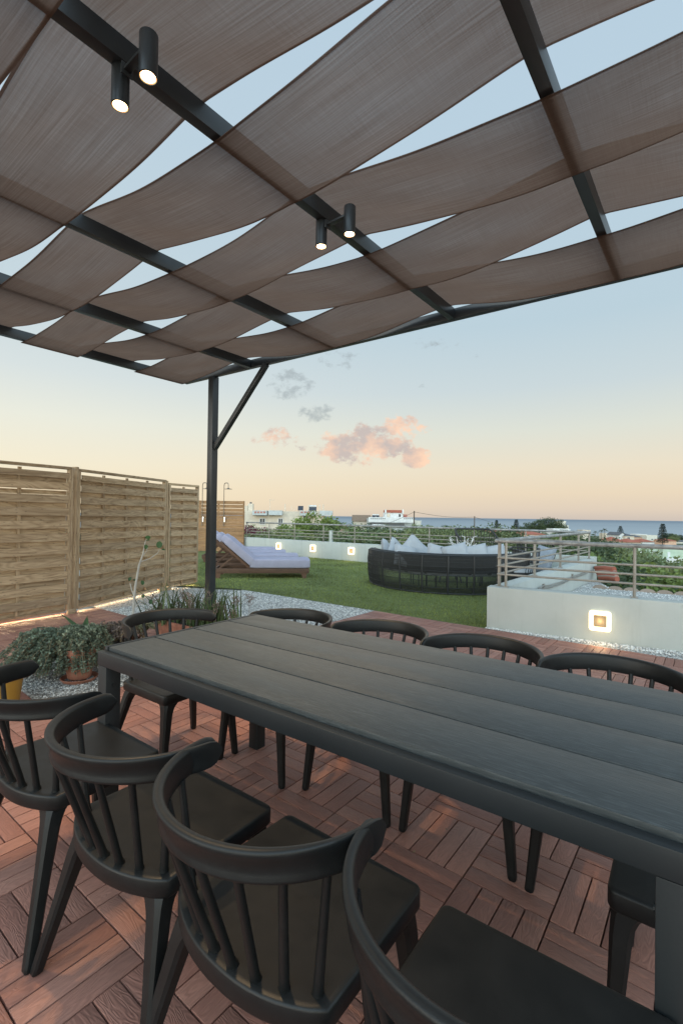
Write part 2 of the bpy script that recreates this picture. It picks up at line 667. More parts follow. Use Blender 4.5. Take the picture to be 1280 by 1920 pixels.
P_fence = [V((-4.85, 4.17, 0)), V((-3.53, 6.29, 0)), V((-3.06, 8.27, 0)), V((-2.70, 8.95, 0))]
gp = [dk(-17.5, 5), dk(-6, 5), dk(-6, 13.03), dk(-15.1, 13.03), V((-3.9, 8.6, 0))]
gr = sheet('gravel', gp, -.004, 'gravel')
W1a = V((1.77, 5.77, 0))
W1d = V((.866, -.5, 0))
W2b = V((5.25, 10.25, 0))
W3a = V((-3.45, 16.9, 0))
st = [W1a + V((-.03, -.02, 0)), dk(-.9, 13), dk(17, 13), W1a + W1d * 6]
sheet('gravel_strip', st, -.006, 'gravel')


def stones(name, test, count, smin, smax, z, mat):
    mb = MB()
    oct_ = [V((1, 0, 0)), V((0, 1, 0)), V((-1, 0, 0)), V((0, -1, 0)), V((0, 0, 1)), V((0, 0, -1))]
    for _ in range(count):
        p = test()
        if p is None:
            continue
        s = random.uniform(smin, smax)
        n = len(mb.v)
        M3 = Matrix.Rotation(random.random() * 6.3, 3, V((random.gauss(0, 1), random.gauss(0, 1), random.gauss(0, 1))).normalized())
        for q in oct_:
            w_ = M3 @ (q * s * random.uniform(.7, 1.2))
            w_.z *= .7
            mb.v.append(p + w_ + V((0, 0, z)))
        mb.rnd()
        for f in ((0, 1, 4), (1, 2, 4), (2, 3, 4), (3, 0, 4), (1, 0, 5), (2, 1, 5), (3, 2, 5), (0, 3, 5)):
            mb.face([n + k for k in f])
    o = mb.build(name, mat, recalc=False)
    tag(o, kind='stuff')
    return o


a = Mat('loose_stone')
rn = a.n('ShaderNodeAttribute', attribute_name='rnd')
a.l(a.ramp(rn.outputs['Fac'], [(0, (.30, .29, .27)), (.3, (.55, .54, .51)), (1, (.84, .84, .82))]), a.b.inputs['Base Color'])
a.set(Roughness=.8)
M['stone'] = a.m
a = Mat('grey_stone')
rn = a.n('ShaderNodeAttribute', attribute_name='rnd')
a.l(a.ramp(rn.outputs['Fac'], [(0, (.10, .10, .095)), (.5, (.27, .27, .26)), (1, (.62, .62, .60))]), a.b.inputs['Base Color'])
a.set(Roughness=.8)
M['stone2'] = a.m


def t1():
    i, j = random.uniform(-15.2, -6.1), 5 + 8 * random.random() ** 1.3
    return dk(i, j)


def t2():
    q = random.uniform(.0, 4.6)
    wv_ = .035 + .075 * q
    p = W1a + W1d * q + V((-.5, -.866, 0)) * random.uniform(.005, wv_ + .02)
    return p


def t3():
    for _ in range(20):
        p = V((random.uniform(-2.9, -1.4), random.uniform(3.2, 4.7), 0))
        if inpoly(p, bedw):
            return p


stones('white_gravel_stones', t1, 9000, .006, .014, -.002, 'stone')
stones('gravel_strip_stones', t2, 3000, .006, .016, -.001, 'stone')
stones('planter_bed_stones', t3, 5200, .006, .013, .008, 'stone2')
sheet('planter_bed', [(p.x, p.y) for p in bedw], .0045, 'gravel')

# ------------------------------------------------------------------ lawn
lawn_poly = [dk(-15.6, 13.03), dk(-.75, 13.03), W1a, W2b, W3a, V((-6.2, 18.4, 0)), V((-6.5, 12, 0)), V((-3.7, 8.95, 0))]
sheet('lawn', lawn_poly, -.002, 'lawn')
mb = MB()
cnt = 0
while cnt < 52000:
    y = 5.8 + 11 * random.random() ** 1.7
    x = random.uniform(-3.8, 5.2)
    p = V((x, y, -.002))
    if not inpoly(p, lawn_poly):
        continue
    cnt += 1
    h = random.uniform(.014, .034)
    t = random.random() * 6.283
    w = V((math.cos(t), math.sin(t), 0)) * random.uniform(.0025, .005) * (1 + (y - 6) * .12)
    n = len(mb.v)
    ln = V((random.gauss(0, .012), random.gauss(0, .012), h))
    if abs(((p - D0).dot(DB) / T - 13) % 6.2 - 3.1) < .05:
        continue
    mb._r = min(1, max(0, .5 + .75 * mnoise.noise(V((p.x * 1.3, p.y * 1.3, 0))) + random.uniform(-.35, .35)))
    mb.v += [p - w, p + w, p + ln]
    mb.face((n, n + 1, n + 2))
tag(mb.build('grass', 'grass', recalc=False), kind='stuff', label='short green artificial grass between the loungers and the round sofa')
# crumbs and leaf bits on the deck
mb = MB()
for _ in range(70):
    p = D0 + DA * random.uniform(-2.6, 3) + DB * random.uniform(-1.6, 2.4)
    mb.rnd()
    mb.leaf(V((p.x, p.y, .004)), V((random.gauss(0, 1), random.gauss(0, 1), .15)), V((0, 0, 1)), random.uniform(.006, .02), random.uniform(.004, .009))
tag(mb.build('leaf_litter', 'dry', recalc=False), kind='stuff', label='small dry leaf crumbs scattered on the deck tiles')

# ------------------------------------------------------------------ dining table
TPHI = .6252
TA, TB = ab(TPHI)


def tp_(s, b, z):
    q = TA * s + TB * b
    return V((q.x, q.y, z))


tz = math.atan2(TA.y, TA.x)
A0, A1, B0, B1 = -1.98, .004, 1.067, 1.941
tab = wthing('dining_table', 'long charcoal slatted dining table with chairs pushed in around it', 'table', tp_((A0 + A1) / 2, (B0 + B1) / 2, 0))
mb = MB()
pw = (B1 - B0) / 4
UPZ = V((0, 0, 1))
for k in range(4):
    mb.rnd()
    mb.box(tp_((A0 + A1) / 2, B0 + pw * (k + .5), .737), (A1 - A0 - .004, pw - .009, .026), (TA, TB, UPZ), 0)
mb.build('tabletop', 'slat', tab, bevel=.0015)
mb = MB()
for b in (B0 - .016, B1 + .016):
    mb.box(tp_((A0 + A1) / 2, b, .708), (A1 - A0 + .044, .030, .056), (TA, TB, UPZ))
for s in (A0 - .012, A1 + .012):
    mb.box(tp_(s, (B0 + B1) / 2, .7165), (.020, B1 - B0 + .002, .069), (TA, TB, UPZ))
for s in (-1.45, -.93, -.41):
    mb.box(tp_(s, (B0 + B1) / 2, .708), (.04, B1 - B0 - .004, .03), (TA, TB, UPZ))
mb.build('frame', 'table_metal', tab, bevel=.002)
for s, sg in ((A0 - .022, 1), (A1 + .022, -1)):
    for b, sb in ((B0 - .031, 1), (B1 + .031, -1)):
        mb = MB()
        ct = tp_(s + sg * .034, b + sb * .034, 0)
        # open L-profile leg
        mb.box(ct + V((0, 0, .339)), (.064, .064, .678), (TA, TB, UPZ))
        lg = mb.build('leg', 'table_metal', tab, bevel=.002)
        mb = MB()
        q = ct + TA * (sg * .033)
        mb.tube([q + V((0, 0, .60)), q + TA * (sg * .003) + V((0, 0, .60))], .008, 10)
        o = mb.build('bolt', 'table_metal')
        o.parent = lg

# ------------------------------------------------------------------ chairs
def chair_outline(ins=0.0):
    pts = []
    # front corners (rounded), sides, rear arc
    hw, fy, ry = .222, .215, -.150
    def corner(cx, cy, r, a0, a1, n=4):
        for k in range(n + 1):
            t = R(a0 + (a1 - a0) * k / n)
            pts.append((cx + r * math.cos(t), cy + r * math.sin(t)))
    r = .022
    corner(hw - r, fy - r, r, 0, 90)
    corner(-hw + r, fy - r, r, 90, 180)
    for k in range(1, 6):
        t = k / 6
        pts.append((-hw - .004 * math.sin(PI * t) * -1 * 0 - .006 * t, fy - r + (ry - fy + r) * t))
    n = 16
    for k in range(n + 1):
        t = k / n
        x = -.228 + .456 * t
        # rear arc: flat round with tucked corners
        e = abs(2 * t - 1)
        y = ry - .068 * (1 - e ** 2.3)
        if k in (0, n):
            y = ry + .004
        pts.append((x, y))
    for k in range(1, 6):
        t = k / 6
        pts.append((hw + .006 * (1 - t), ry + (fy - r - ry) * t))
    if ins:
        cx, cy = 0, .0
        out = []
        N = len(pts)
        for k in range(N):
            a_, b_ = pts[k - 1], pts[(k + 1) % N]
            tx, ty = b_[0] - a_[0], b_[1] - a_[1]
            l_ = math.hypot(tx, ty) or 1
            out.append((pts[k][0] - ty / l_ * ins, pts[k][1] + tx / l_ * ins))
        pts = out
    return pts


def lerp(a_, b_, t):
    return a_ + (b_ - a_) * t


def make_chair():
    ch = thing('dining_chair', 'x', 'chair')
    mb = MB()
    rs = []
    for ins, z in ((.010, .392), (.003, .396), (0, .402), (0, .4365), (.0015, .4405), (.005, .4428), (.016, .4424)):
        rs.append([V((x, y, z)) for x, y in chair_outline(ins)])
    for k_, z in ((.90, .4418), (.72, .4408), (.5, .4402), (.25, .4400)):
        rs.append([V((x * k_, y * k_ + (1 - k_) * .0, z)) for x, y in chair_outline(.016)])
    N = len(rs[0])
    mb.rings(rs, True, False)
    n0 = len(mb.v) - N
    mb.face([n0 + k for k in range(N)])
    mb.build('seat', 'plastic', ch, smooth=True, angle=60)
    # backrest band
    prof = [(-.007, .752), (-.006, .759), (-.001, .764), (.005, .7655), (.011, .7645), (.0150, .760), (.0155, .752), (.0125, .742), (.0085, .728),
            (.0068, .712), (.008, .699), (.0115, .690), (.0115, .684), (.008, .679), (.001, .678), (-.005, .682), (-.0075, .694), (-.0085, .715), (-.008, .738)]
    prof = [(o_, .7655 - (.7655 - z) * .76) for o_, z in prof]
    mb = MB()
    nseg = 46
    rs = []
    def rail_pt(u):
        return V((.258 * math.cos(u), -.030 - .268 * math.sin(u), 0)), V((math.cos(u) / .258, -math.sin(u) / .268, 0)).normalized()
    for k in range(nseg + 1):
        e = k / nseg
        u = R(lerp(183, -3, e))
        c, nrm = rail_pt(u)
        d = min(e, 1 - e) * .62           # arc distance from the tip, m
        sc_ = 1.0 if d > .034 else max(.12, math.sqrt(max(0, 1 - ((.034 - d) / .034) ** 2)))
        lean = .012 * math.sin(max(0, min(PI, PI * e)))
        ring = []
        for o_, z in prof:
            zz = .732 + (z - .732) * sc_
            arm_ = min(1, max(0, (d - .02) / .16))
            ww = (o_ if o_ < .008 else lerp(.0070, o_, arm_)) * (1 if d > .02 else lerp(.45, 1, d / .02))
            ring.append(c + nrm * (ww - lean * (.765 - z) / .08) + V((0, 0, zz - .012 - .006 * (1 - math.sin(max(0, PI * e))))))
        rs.append(ring)
    mb.rings(rs)
    mb.build('backrest_rail', 'plastic', ch, smooth=True, angle=50)
    for k in range(8):
        e = (k + .5) / 8
        u = R(lerp(153, 27, k / 7))
        c, nrm = rail_pt(u)
        top = c - nrm * .008 + V((0, 0, .692))
        x = lerp(-.192, .192, k / 7)
        y = -.196 + .062 * (abs(x) / .192) ** 2.1
        bot = V((x, y, .436))
        mb = MB()
        mb.tube([bot + V((0, 0, -.004)), bot + V((0, 0, .004)), bot.lerp(top, .06), bot.lerp(top, .5), top], [.0155, .0125, .0103, .0092, .0085], 8)
        mb.build('spindle', 'plastic', ch, smooth=True, angle=60)
    for sx in (-1, 1):
        for top, foot, rear in ((V((sx * .186, .183, 0)), V((sx * .226, .205, 0)), 0), (V((sx * .190, -.140, 0)), V((sx * .272, -.232, 0)), 1)):
            mb = MB()
            rs = []
            for z, w, d in ((.4005, .100, .084), (.391, .080, .070), (.378, .064, .059), (.360, .054, .052), (.335, .048, .048), (.20, .037, .038), (.02, .030, .031), (.004, .029, .030), (0, .024, .025)):
                t = 1 - z / .40
                c = top.lerp(foot, t)
                # keep the outer faces flush with the seat edge near the top
                ox = -sx * max(0, (w - .047)) / 2
                oy = (-1 if not rear else 1) * max(0, (d - .047)) / 2
                c = c + V((ox, oy, z))
                hw, hd = w / 2, d / 2
                b_ = min(hw, hd) * .38
                rs.append([c + V(p) for p in ((-hw + b_, -hd, 0), (hw - b_, -hd, 0), (hw, -hd + b_, 0), (hw, hd - b_, 0), (hw - b_, hd, 0), (-hw + b_, hd, 0), (-hw, hd - b_, 0), (-hw, -hd + b_, 0))])
            mb.rings(rs)
            mb.build('leg', 'plastic', ch, smooth=True, angle=40)
    return ch


GN = 'black plastic dining chairs round the long table'
proto = make_chair()
deg = lambda fx, fy: math.atan2(fy, fx) - PI / 2       # chair faces local +y
CH = [
    ((-.958, 1.728), (.60, .80), 'black spindle-back chair at near side, nearest the terracotta pots and cut by the photo edge'),
    ((-.497, 1.399), (.595, .804), 'black spindle-back chair on the near side, second along from the potted plants'),
    ((-.100, 1.106), (.615, .789), 'black spindle-back chair on the near side, whole back rail and seat visible in front'),
    ((.300, .792), (.585, .811), 'closest black chair at the bottom edge, its seat under the table corner'),
    ((-.868, 2.585), (.80, -.60), 'black chair at the table head, between the table end and the spiky plants'),
]
ang = math.atan2(-TB.y, -TB.x) - PI / 2
for s, b, lb in ((-1.80, 1.925, 'far side black chair nearest the post, white gravel behind its rail'),
                 (-1.25, 1.985, 'far side black chair with deck tiles and lawn edge behind its rail'),
                 (-.73, 2.00, 'far side black chair whose rail is below the corner of the white wall'),
                 (-.215, 1.985, 'far side black chair below the lit square wall lamp')):
    q = tp_(s, b, 0)
    CH.append(((q.x, q.y), (-TB.x, -TB.y), lb))
q = tp_(.068, 1.52, 0)
CH.append(((q.x, q.y), (-TA.x, -TA.y), 'black chair at the near end of the table, only its seat and front legs showing'))
for k, (p, fdir, lb) in enumerate(CH):
    c = proto if k == 0 else copy_tree(proto)
    c.location = (p[0], p[1], .001)
    c.rotation_euler.z = deg(*fdir)
    tag(c, lb, 'chair', GN)

# ------------------------------------------------------------------ pergola
ZB, HB, WB = 3.2, .10, .06
pa = R(37.95)
BD = V((math.sin(pa), math.cos(pa), 0))
SD = V((BD.y, -BD.x, 0))
RA = V((-2.289, 6.859, 0))
RD = V((2.474 + 2.289, 3.473 - 6.859, 0)).normalized()
BEAMS = [-6.03, -4.725, -3.373, -2.0, -.624, .745]


def rp(q):                       # point of the front beam with lateral q
    s = (q - RA.dot(SD)) / RD.dot(SD)
    return RA + RD * s


def pg(q, t, z):
    p = rp(q) - BD * t
    return V((p.x, p.y, z))


per = wthing('pergola', 'dark steel pergola with rafters above the dining table', 'pergola', V((-1.76, 6.50, 0)))
RDn = V((-RD.y, RD.x, 0))
RX = (RD, RDn, UPZ)
mb = MB()
e0, e1 = rp(BEAMS[0] - .01), rp(BEAMS[-1] + .05)
mb.box((e0 + e1) / 2 + RDn * .028 + V((0, 0, ZB + .05)), ((e1 - e0).length, .060, .100), RX)
mb.build('front_beam', 'steel', per, bevel=.003)
for q in BEAMS:
    mb = MB()
    c0, c1 = pg(q, .002, ZB + .05), pg(q, 5.6, ZB + .05)
    off = .03
    mb.box((c0 + c1) / 2 + SD * off, ((c1 - c0).length, WB, HB), (BD, SD, UPZ))
    mb.build('rafter', 'steel', per, bevel=.003)
mb = MB()
c0, c1 = pg(BEAMS[0], 5.65, ZB + .05), pg(BEAMS[-1] + .05, 5.65, ZB + .05)
mb.bar(c0, c1, .06, .1)
mb.build('rear_beam', 'steel', per, bevel=.003)


def on_r(s):
    return RA + RD * s + RDn * .03


pb = V((-1.775, 6.515, 0))
sb = (pb - RA).dot(RD)
mb = MB()
mb.box(V((pb.x, pb.y, 1.575)), (.10, .10, 3.246), RX)
mb.build('post', 'steel', per, bevel=.004)
q2 = V((-.985, 5.945, 0))
mb = MB()
lo = pb + RD * .05 + V((0, 0, 2.22))
hi = pb + RD * 1.00 + V((0, 0, ZB + .005))
mb.bar(lo, hi, .06, .06)
mb.build('brace', 'steel', per, bevel=.003)
for p in (pg(BEAMS[-1] + .02, -.03, 0), ):
    mb = MB()
    mb.box(V((p.x, p.y, 1.6)), (.10, .10, 3.196), RX)
    mb.build('post', 'steel', per, bevel=.004)

# shade strips
TS = [(.035, .745), (.775, 1.43), (1.45, 2.05), (2.145, 2.715), (2.805, 3.42), (3.46, 4.12), (4.17, 4.84)]
names = ['front strip next to the outer beam', 'second strip back from the outer beam', 'third strip back, crossing between the two lamp pairs',
         'fourth strip back, over the middle lamp pair', 'fifth strip back, beside the large lamp pair', 'strip at the top left corner of the photo', 'x']
for k in range(7):
    t0, t1_ = TS[k]
    ov = [(((k + 1) + bi) % 2) for bi in range(len(BEAMS))]     # 1 = over the beam
    # strip 0: B1 (index 3) over, P (index 0) under
    ov = [1 if (k + bi) % 2 else 0 for bi in range(len(BEAMS))]
    rr = random.Random(100 + k)
    tw = [rr.uniform(-.03, .03) for _ in range(8)]
    sg = [rr.uniform(.015, .042) for _ in range(8)]
    qs = []
    zt = []
    NB = 22
    q0, q1 = BEAMS[0] - .012, BEAMS[-1] + .09
    mbk = MB()
    nV = 10

    def zfun(q, w):
        zo, zu = ZB + HB + .010, ZB - .016
        if q <= BEAMS[0]:
            return zo if ov[0] else zu
        if q >= BEAMS[-1]:
            return zo if ov[-1] else zu
        for bi in range(len(BEAMS) - 1):
            if BEAMS[bi] <= q <= BEAMS[bi + 1]:
                hbw = .035
                L = BEAMS[bi + 1] - BEAMS[bi]
                f = (q - BEAMS[bi]) / L
                f2 = min(1, max(0, (f - .028) / (1 - .056 - .02)))
                za, zb = (zo if ov[bi] else zu), (zo if ov[bi + 1] else zu)
                s = f2 * f2 * (3 - 2 * f2)
                s = .35 * s + .65 * f2
                z = za + (zb - za) * s
                bell = math.sin(PI * f2)
                z -= sg[bi] * bell * (.75 + .35 * math.cos((w - .5) * 3))
                z += tw[bi] * (w - .5) * bell
                z += .006 * bell * math.sin(w * 9 + q * 5 + k)
                return z

    nu = 120

    def P(u, w):
        q = q0 + (q1 - q0) * u
        bw = .0
        # edges waver a little
        t = t0 + (t1_ - t0) * w
        edge = (abs(w - .5) * 2) ** 4
        t += edge * .010 * math.sin(q * 2.3 + k + (0 if w < .5 else 2))
        return pg(q + .03 * 0, t, zfun(q - .03, w))

    mbk.grid(P, nu, nV, lambda u, w: (u * (q1 - q0), w * (t1_ - t0) + k * 3.3))
    # doubled hems along both long edges
    for w0, w1 in ((0.0, .022), (.978, 1.0)):
        mbk.grid(lambda u, w: P(u, w0 + (w1 - w0) * w) + V((0, 0, .003)), nu, 1, lambda u, w: (u * (q1 - q0), w * .03 + k * 3.3 + .7))
    st_ = mbk.build('shade_strip', 'cloth', smooth=True, angle=180, recalc=False)
    lb = 'brown woven shade cloth, ' + (names[k] if k < 6 else 'rearmost strip')
    tag(st_, lb, 'shade cloth', 'woven shade cloth strips of the pergola')
    if k == 6:
        st_['label'] = 'brown woven shade cloth, last strip against the top edge of the photo'

# spotlights: two pairs on the rafter B1
def spot(px, py, zl, label):
    c = atz(px, py, zl)
    t = wthing('spotlight', label, 'spotlight', c, 'warm spotlights clamped to the pergola rafter')
    lat = (c - V((0, 0, 0))).dot(SD)
    bq = BEAMS[3] + .03
    side = 1 if lat > bq else -1
    mb = MB()
    r = .036
    mb.lathe(c, [(r - .006, .006), (r - .004, 0), (r, .002), (r, .168), (r - .003, .172), (.004, .173)], 28)
    mb.build('housing', 'steel', t, smooth=True, angle=40)
    mb = MB()
    mb.lathe(c, [(.0005, .0035), (.0275, .0035), (.0275, .0055), (.0005, .0055)], 24)
    mb.build('lens', 'lens', t)
    mb = MB()
    mb.lathe(c, [(.0278, .0036), (.0335, .0020), (.0338, .0045), (.0278, .0055)], 28, False)
    mb.build('halo_ring', 'halo_ring', t)  # glowing ring added to imitate the halo around the lens
    mb = MB()
    edge = c + SD * ((bq + side * .0305) - lat)
    mb.bar(V((edge.x, edge.y, c.z + .125)), c + SD * (-side * (r - .002)) + V((0, 0, .125)), .03, .012)
    mb.box(V((edge.x, edge.y, c.z + .125)) + SD * side * .003, (.05, .006, .05), (BD, SD, UPZ))
    mb.build('bracket', 'steel', t, bevel=.001)
    li = bpy.data.lights.new('spot_beam', 'SPOT')
    li.energy = 62
    li.color = (1, .68, .36)
    li.spot_size = R(74)
    li.spot_blend = .55
    li.shadow_soft_size = .022
    lo_ = bpy.data.objects.new('spot_beam', li)
    col.objects.link(lo_)
    lo_.parent = t
    lo_.location = (0, 0, -.006)
    return t


spot(278, 146, 3.04, 'large near spotlight, right one of the pair at upper left, in front of the rafter')
spot(225.5, 200, 3.04, 'large near spotlight, left one of the upper left pair, behind the rafter')
spot(655, 440, 3.04, 'small farther spotlight, right one of the middle pair under the shade cloth')
spot(602, 463, 3.04, 'small farther spotlight, left one of the middle pair under the shade cloth')

# ------------------------------------------------------------------ wooden fence
def fence_panel(a_, b_, htop, nb, label, z0=.045, brk=None):
    t = wthing('timber_fence', label, 'fence', (a_ + b_) / 2, 'woven timber fence panels')
    X = (b_ - a_).normalized()
    L = (b_ - a_).length
    Y = V((-X.y, X.x, 0))         # away from terrace
    if Y.x > 0:
        Y = -Y
    ax = (X, Y, UPZ)
    fr = MB()
    for s in (.018, L - .018):
        fr.rnd()
        fr.box(a_ + X * s + V((0, 0, (htop + z0) / 2)), (.036, .066, htop - z0), ax)
    fr.rnd()
    fr.box((a_ + b_) / 2 + V((0, 0, htop + .018)), (L + .01, .062, .036), ax)
    fr.rnd()
    fr.box((a_ + b_) / 2 + V((0, 0, z0 - .004)), (L - .09, .04, .03), ax)
    fr.build('frame', 'fence', t, bevel=.003)
    rows = 22
    mb = MB()
    z = z0 + .014
    hh = (htop - z0 - .03) / rows
    for r in range(rows):
        front = r % 2 == 1
        h = hh * (1.12 if front else .88)
        if r == rows - 1:
            h = hh * .84
        mb.rnd()
        zc = z + h / 2
        z += h
        off = -.032 if front else .020
        gap = .004
        if r == rows - 1:
            zc -= .01
        # bowed board: built from short lengths following the weave
        n = 14
        bow = random.uniform(-.003, .003)
        verts = []
        for k in range(n + 1):
            s = .044 + (L - .088) * k / n
            ph = (nb + 1) * (s / L)
            wv_ = -.006 * math.cos(2 * PI * ph) * (1 if front else -1)
            zz = zc + bow * math.sin(PI * k / n) + random.uniform(-.0006, .0006)
            c = a_ + X * s + Y * (off + wv_) + V((0, 0, zz))
            verts.append(c)
        rs = []
        hb = h / 2 + (.007 if not front else .003)
        if brk is not None and r == brk:
            hb -= .016
        for c in verts:
            rs.append([c + Y * -.006 + UPZ * -hb, c + Y * .006 + UPZ * -hb, c + Y * .006 + UPZ * hb, c + Y * -.006 + UPZ * hb])
        n0 = len(mb.v)
        for rg in rs:
            mb.v.extend(rg)
        ox, oy = random.random() * 9, random.random() * 9
        for i in range(n):
            u0, u1 = (L * i / n) + ox, (L * (i + 1) / n) + ox
            for e in range(4):
                e2 = (e + 1) % 4
                va = [oy, oy, oy + h, oy + h][e]
                vb = [oy, oy, oy + h, oy + h][e2] if e != 0 and e != 2 else va + .012
                p = n0 + i * 4
                mb.face((p + e, p + e2, p + 4 + e2, p + 4 + e), [(u0, va), (u0, vb), (u1, vb), (u1, va)])
    mb.build('boards', 'fence', t, smooth=True, angle=30)
    for k in range(nb):
        s = L * (k + 1) / (nb + 1)
        bt = MB()
        bt.rnd()
        bt.box(a_ + X * s + Y * -.002 + V((0, 0, (htop + z0) / 2)), (.036, .024, htop - z0 - .03), ax)
        bt.build('batten', 'fence', t)
    return t


F = P_fence
fx = (F[1] - F[0]).normalized()
fence_panel(F[0], F[1] - fx * .045, 1.875, 3, 'weathered woven timber fence panel nearest, cut off by the left photo edge', brk=18)
fx2 = (F[2] - F[1]).normalized()
fence_panel(F[1] + fx2 * .045, F[2] - fx2 * .01, 1.865, 3, 'weathered woven timber fence panel in the middle, behind the sapling')
fx3 = (F[3] - F[2]).normalized()
fence_panel(F[2] + fx3 * .06, F[3], 1.82, 1, 'narrow woven timber fence panel at the far end, next to the pergola post')
for p, h, lb in ((F[1], 1.93, 'timber fence post between the nearest and middle fence panels'), (F[2], 1.90, 'timber fence post between the middle and narrow fence panels')):
    mb = MB()
    mb.rnd()
    X = (F[2] - F[1]).normalized()
    mb.box(V((p.x, p.y, h / 2 - .01)) + X * .02, (.042, .07, h), (X, V((-X.y, X.x, 0)), UPZ))
    o = mb.build('fence_post', 'fence', bevel=.004, loc=(p.x, p.y, 0))
    tag(o, lb, 'post', 'timber fence posts')
# timber blocks under the fence, and the light strip below it
for p, sz, lb in ((F[1] + V((.04, -.09, 0)), (.09, .05, .06), 'small timber block under the first fence post'),
                  (F[2] + V((.05, -.10, 0)), (.22, .06, .05), 'timber offcut under the second fence post')):
    mb = MB()
    mb.box(V((p.x, p.y, sz[2] / 2)), sz, (DB, -DA, UPZ))
    tag(mb.build('timber_block', 'fence', bevel=.003, loc=(p.x, p.y, 0)), lb, 'timber block', 'timber blocks under the fence')
segs = [(F[0], F[1] - fx * .1), (F[1] + fx2 * .1, F[2] - fx2 * .1), (F[2] + fx3 * .1, F[3] - fx3 * .04)]
for k, (p, q) in enumerate(segs):
    X = (q - p).normalized()
    Y = V((X.y, -X.x, 0))
    t = wthing('light_strip', ('warm light strip glowing under the nearest fence panel', 'warm light strip glowing under the middle fence panel',
                               'warm light strip glowing under the narrow far fence panel')[k], 'light strip', (p + q) / 2, 'light strips under the fence')
    mb = MB()
    mb.box((p + q) / 2 + V((0, 0, .030)) - Y * .030, ((q - p).length, .012, .006), (X, Y, UPZ))
    mb.build('diffuser', 'strip', t)
    li = bpy.data.lights.new('strip_glow', 'AREA')
    li.shape = 'RECTANGLE'
    li.size = (q - p).length
    li.size_y = .02
    li.energy = 3.2 * (q - p).length
    li.color = (1, .70, .38)
    li.spread = R(150)
    lo_ = bpy.data.objects.new('strip_glow', li)
    col.objects.link(lo_)
    lo_.parent = t
    dirv = (Y * 1.0 - UPZ * .22).normalized()
    Zl = -dirv
    Xl = X
    Yl = Zl.cross(Xl)
    mw = Matrix((Xl, Yl, Zl)).transposed().to_4x4()
    mw.translation = (p + q) / 2 + V((0, 0, .026)) - Y * .012 - V(t.location)
    lo_.matrix_local = mw

# ------------------------------------------------------------------ parapet walls and rails
def wall(a_, b_, h, thick, label, side=1, z0=-.02):
    X = (b_ - a_).normalized()
    Y = V((-X.y, X.x, 0)) * side
    mb = MB()
    L = (b_ - a_).length
    mb.box((a_ + b_) / 2 + Y * thick / 2 + V((0, 0, (h + z0) / 2)), (L, thick, h - z0), (X, Y, UPZ))
    mid = (a_ + b_) / 2
    o = mb.build('parapet_wall', 'white_wall', bevel=.006, loc=(mid.x, mid.y, 0))
    return tag(o, label, 'wall')


HW = .49
W1b = W1a + W1d * 5.2
wall(W1a + W1d * 0, W1b, HW, .19, 'low white rendered wall on the right with one lit lamp')
X2 = (W2b - W1a).normalized()
N2 = V((X2.y, -X2.x, 0))
wall(W1a + X2 * .195 + N2 * .0, W2b, HW - .003, .19, 'low white wall running back beside the lawn, pipes on its side', -1)
X3 = (W2b - W3a).normalized()
wall(W3a, W2b + X3 * .19, .52, .19, 'long far white wall behind the loungers with three lit lamps', 1)


def railing(a_, b_, base, label, posts, group='pipe railings on the terrace walls', double=False, zt=1.045, flat=True, r=.025):
    t = wthing('railing', label, 'railing', (a_ + b_) / 2 + V((0, 0, base)), group)
    X = (b_ - a_).normalized()
    L = (b_ - a_).length
    mb = MB()
    mb.tube([a_ - X * .03 + V((0, 0, zt - .008)), a_ - X * .012 + V((0, 0, zt)), b_ + V((0, 0, zt))], [r * .7, r, r], 14)
    mb.build('top_rail', 'rail_top', t, smooth=True, angle=50)
    for z in (.84, .74, .64):
        mb = MB()
        mb.tube([a_ + V((0, 0, z)), b_ + V((0, 0, z))], .0125, 10)
        mb.build('bar', 'rail', t, smooth=True, angle=50)
    for s in posts:
        mb = MB()
        p = a_ + X * s
        Y = V((-X.y, X.x, 0))
        if flat:
            mb.box(p + V((0, 0, (base + zt - .02) / 2)), (.032, .032, zt - .02 - base), (X, Y, UPZ))
        else:
            mb.tube([p + V((0, 0, base)), p + V((0, 0, zt - .01))], .016, 10)
        mb.box(p + V((0, 0, base + .004)), (.07, .07, .008), (X, Y, UPZ))
        mb.build('post', 'rail', t, bevel=.002)
    return t


c1 = W1a + W1d * .10 + V((.5, .866, 0)) * .095
railing(c1, c1 + W1d * 5.0, HW, 'weathered pipe railing on the right hand low wall, nearest', [.10, 1.42, 2.72, 4.0], flat=False)
c2 = W1a + X2 * .12 + N2 * .095
L2 = (W2b - W1a).length
railing(c2, c2 + X2 * (L2 - .2), HW, 'weathered pipe railing on the wall running back beside the sofa', [.03, 1.50, 3.0, 4.4, L2 - .25])
c3 = W3a + X3 * .05 + V((-X3.y, X3.x, 0)) * .095
L3 = (W2b - W3a).length


def s_at(px):
    best = min(range(0, 1200), key=lambda k: abs((c3 + X3 * k * .01).x / (c3 + X3 * k * .01).y - (px - 640) / FP))
    return best * .01


posts3 = [s_at(p) for p in (461, 505, 553, 607, 665, 732, 805, 889, 985)]
railing(c3, c3 + X3 * (L3 - .05), .52, 'long cream pipe railing on the far white wall', posts3, flat=False)
mb = MB()
p = c3 + X3 * s_at(621)
mb.box(V((p.x, p.y, .52 + .17)), (.10, .06, .34), (X3, V((-X3.y, X3.x, 0)), UPZ))
mb.box(V((p.x, p.y, .52 + .345)), (.11, .07, .012), (X3, V((-X3.y, X3.x, 0)), UPZ))
tag(mb.build('vent_pipe', 'white_wall', bevel=.004, loc=(p.x, p.y, .52)), 'short white box post on the far wall behind the third lamp', 'vent')


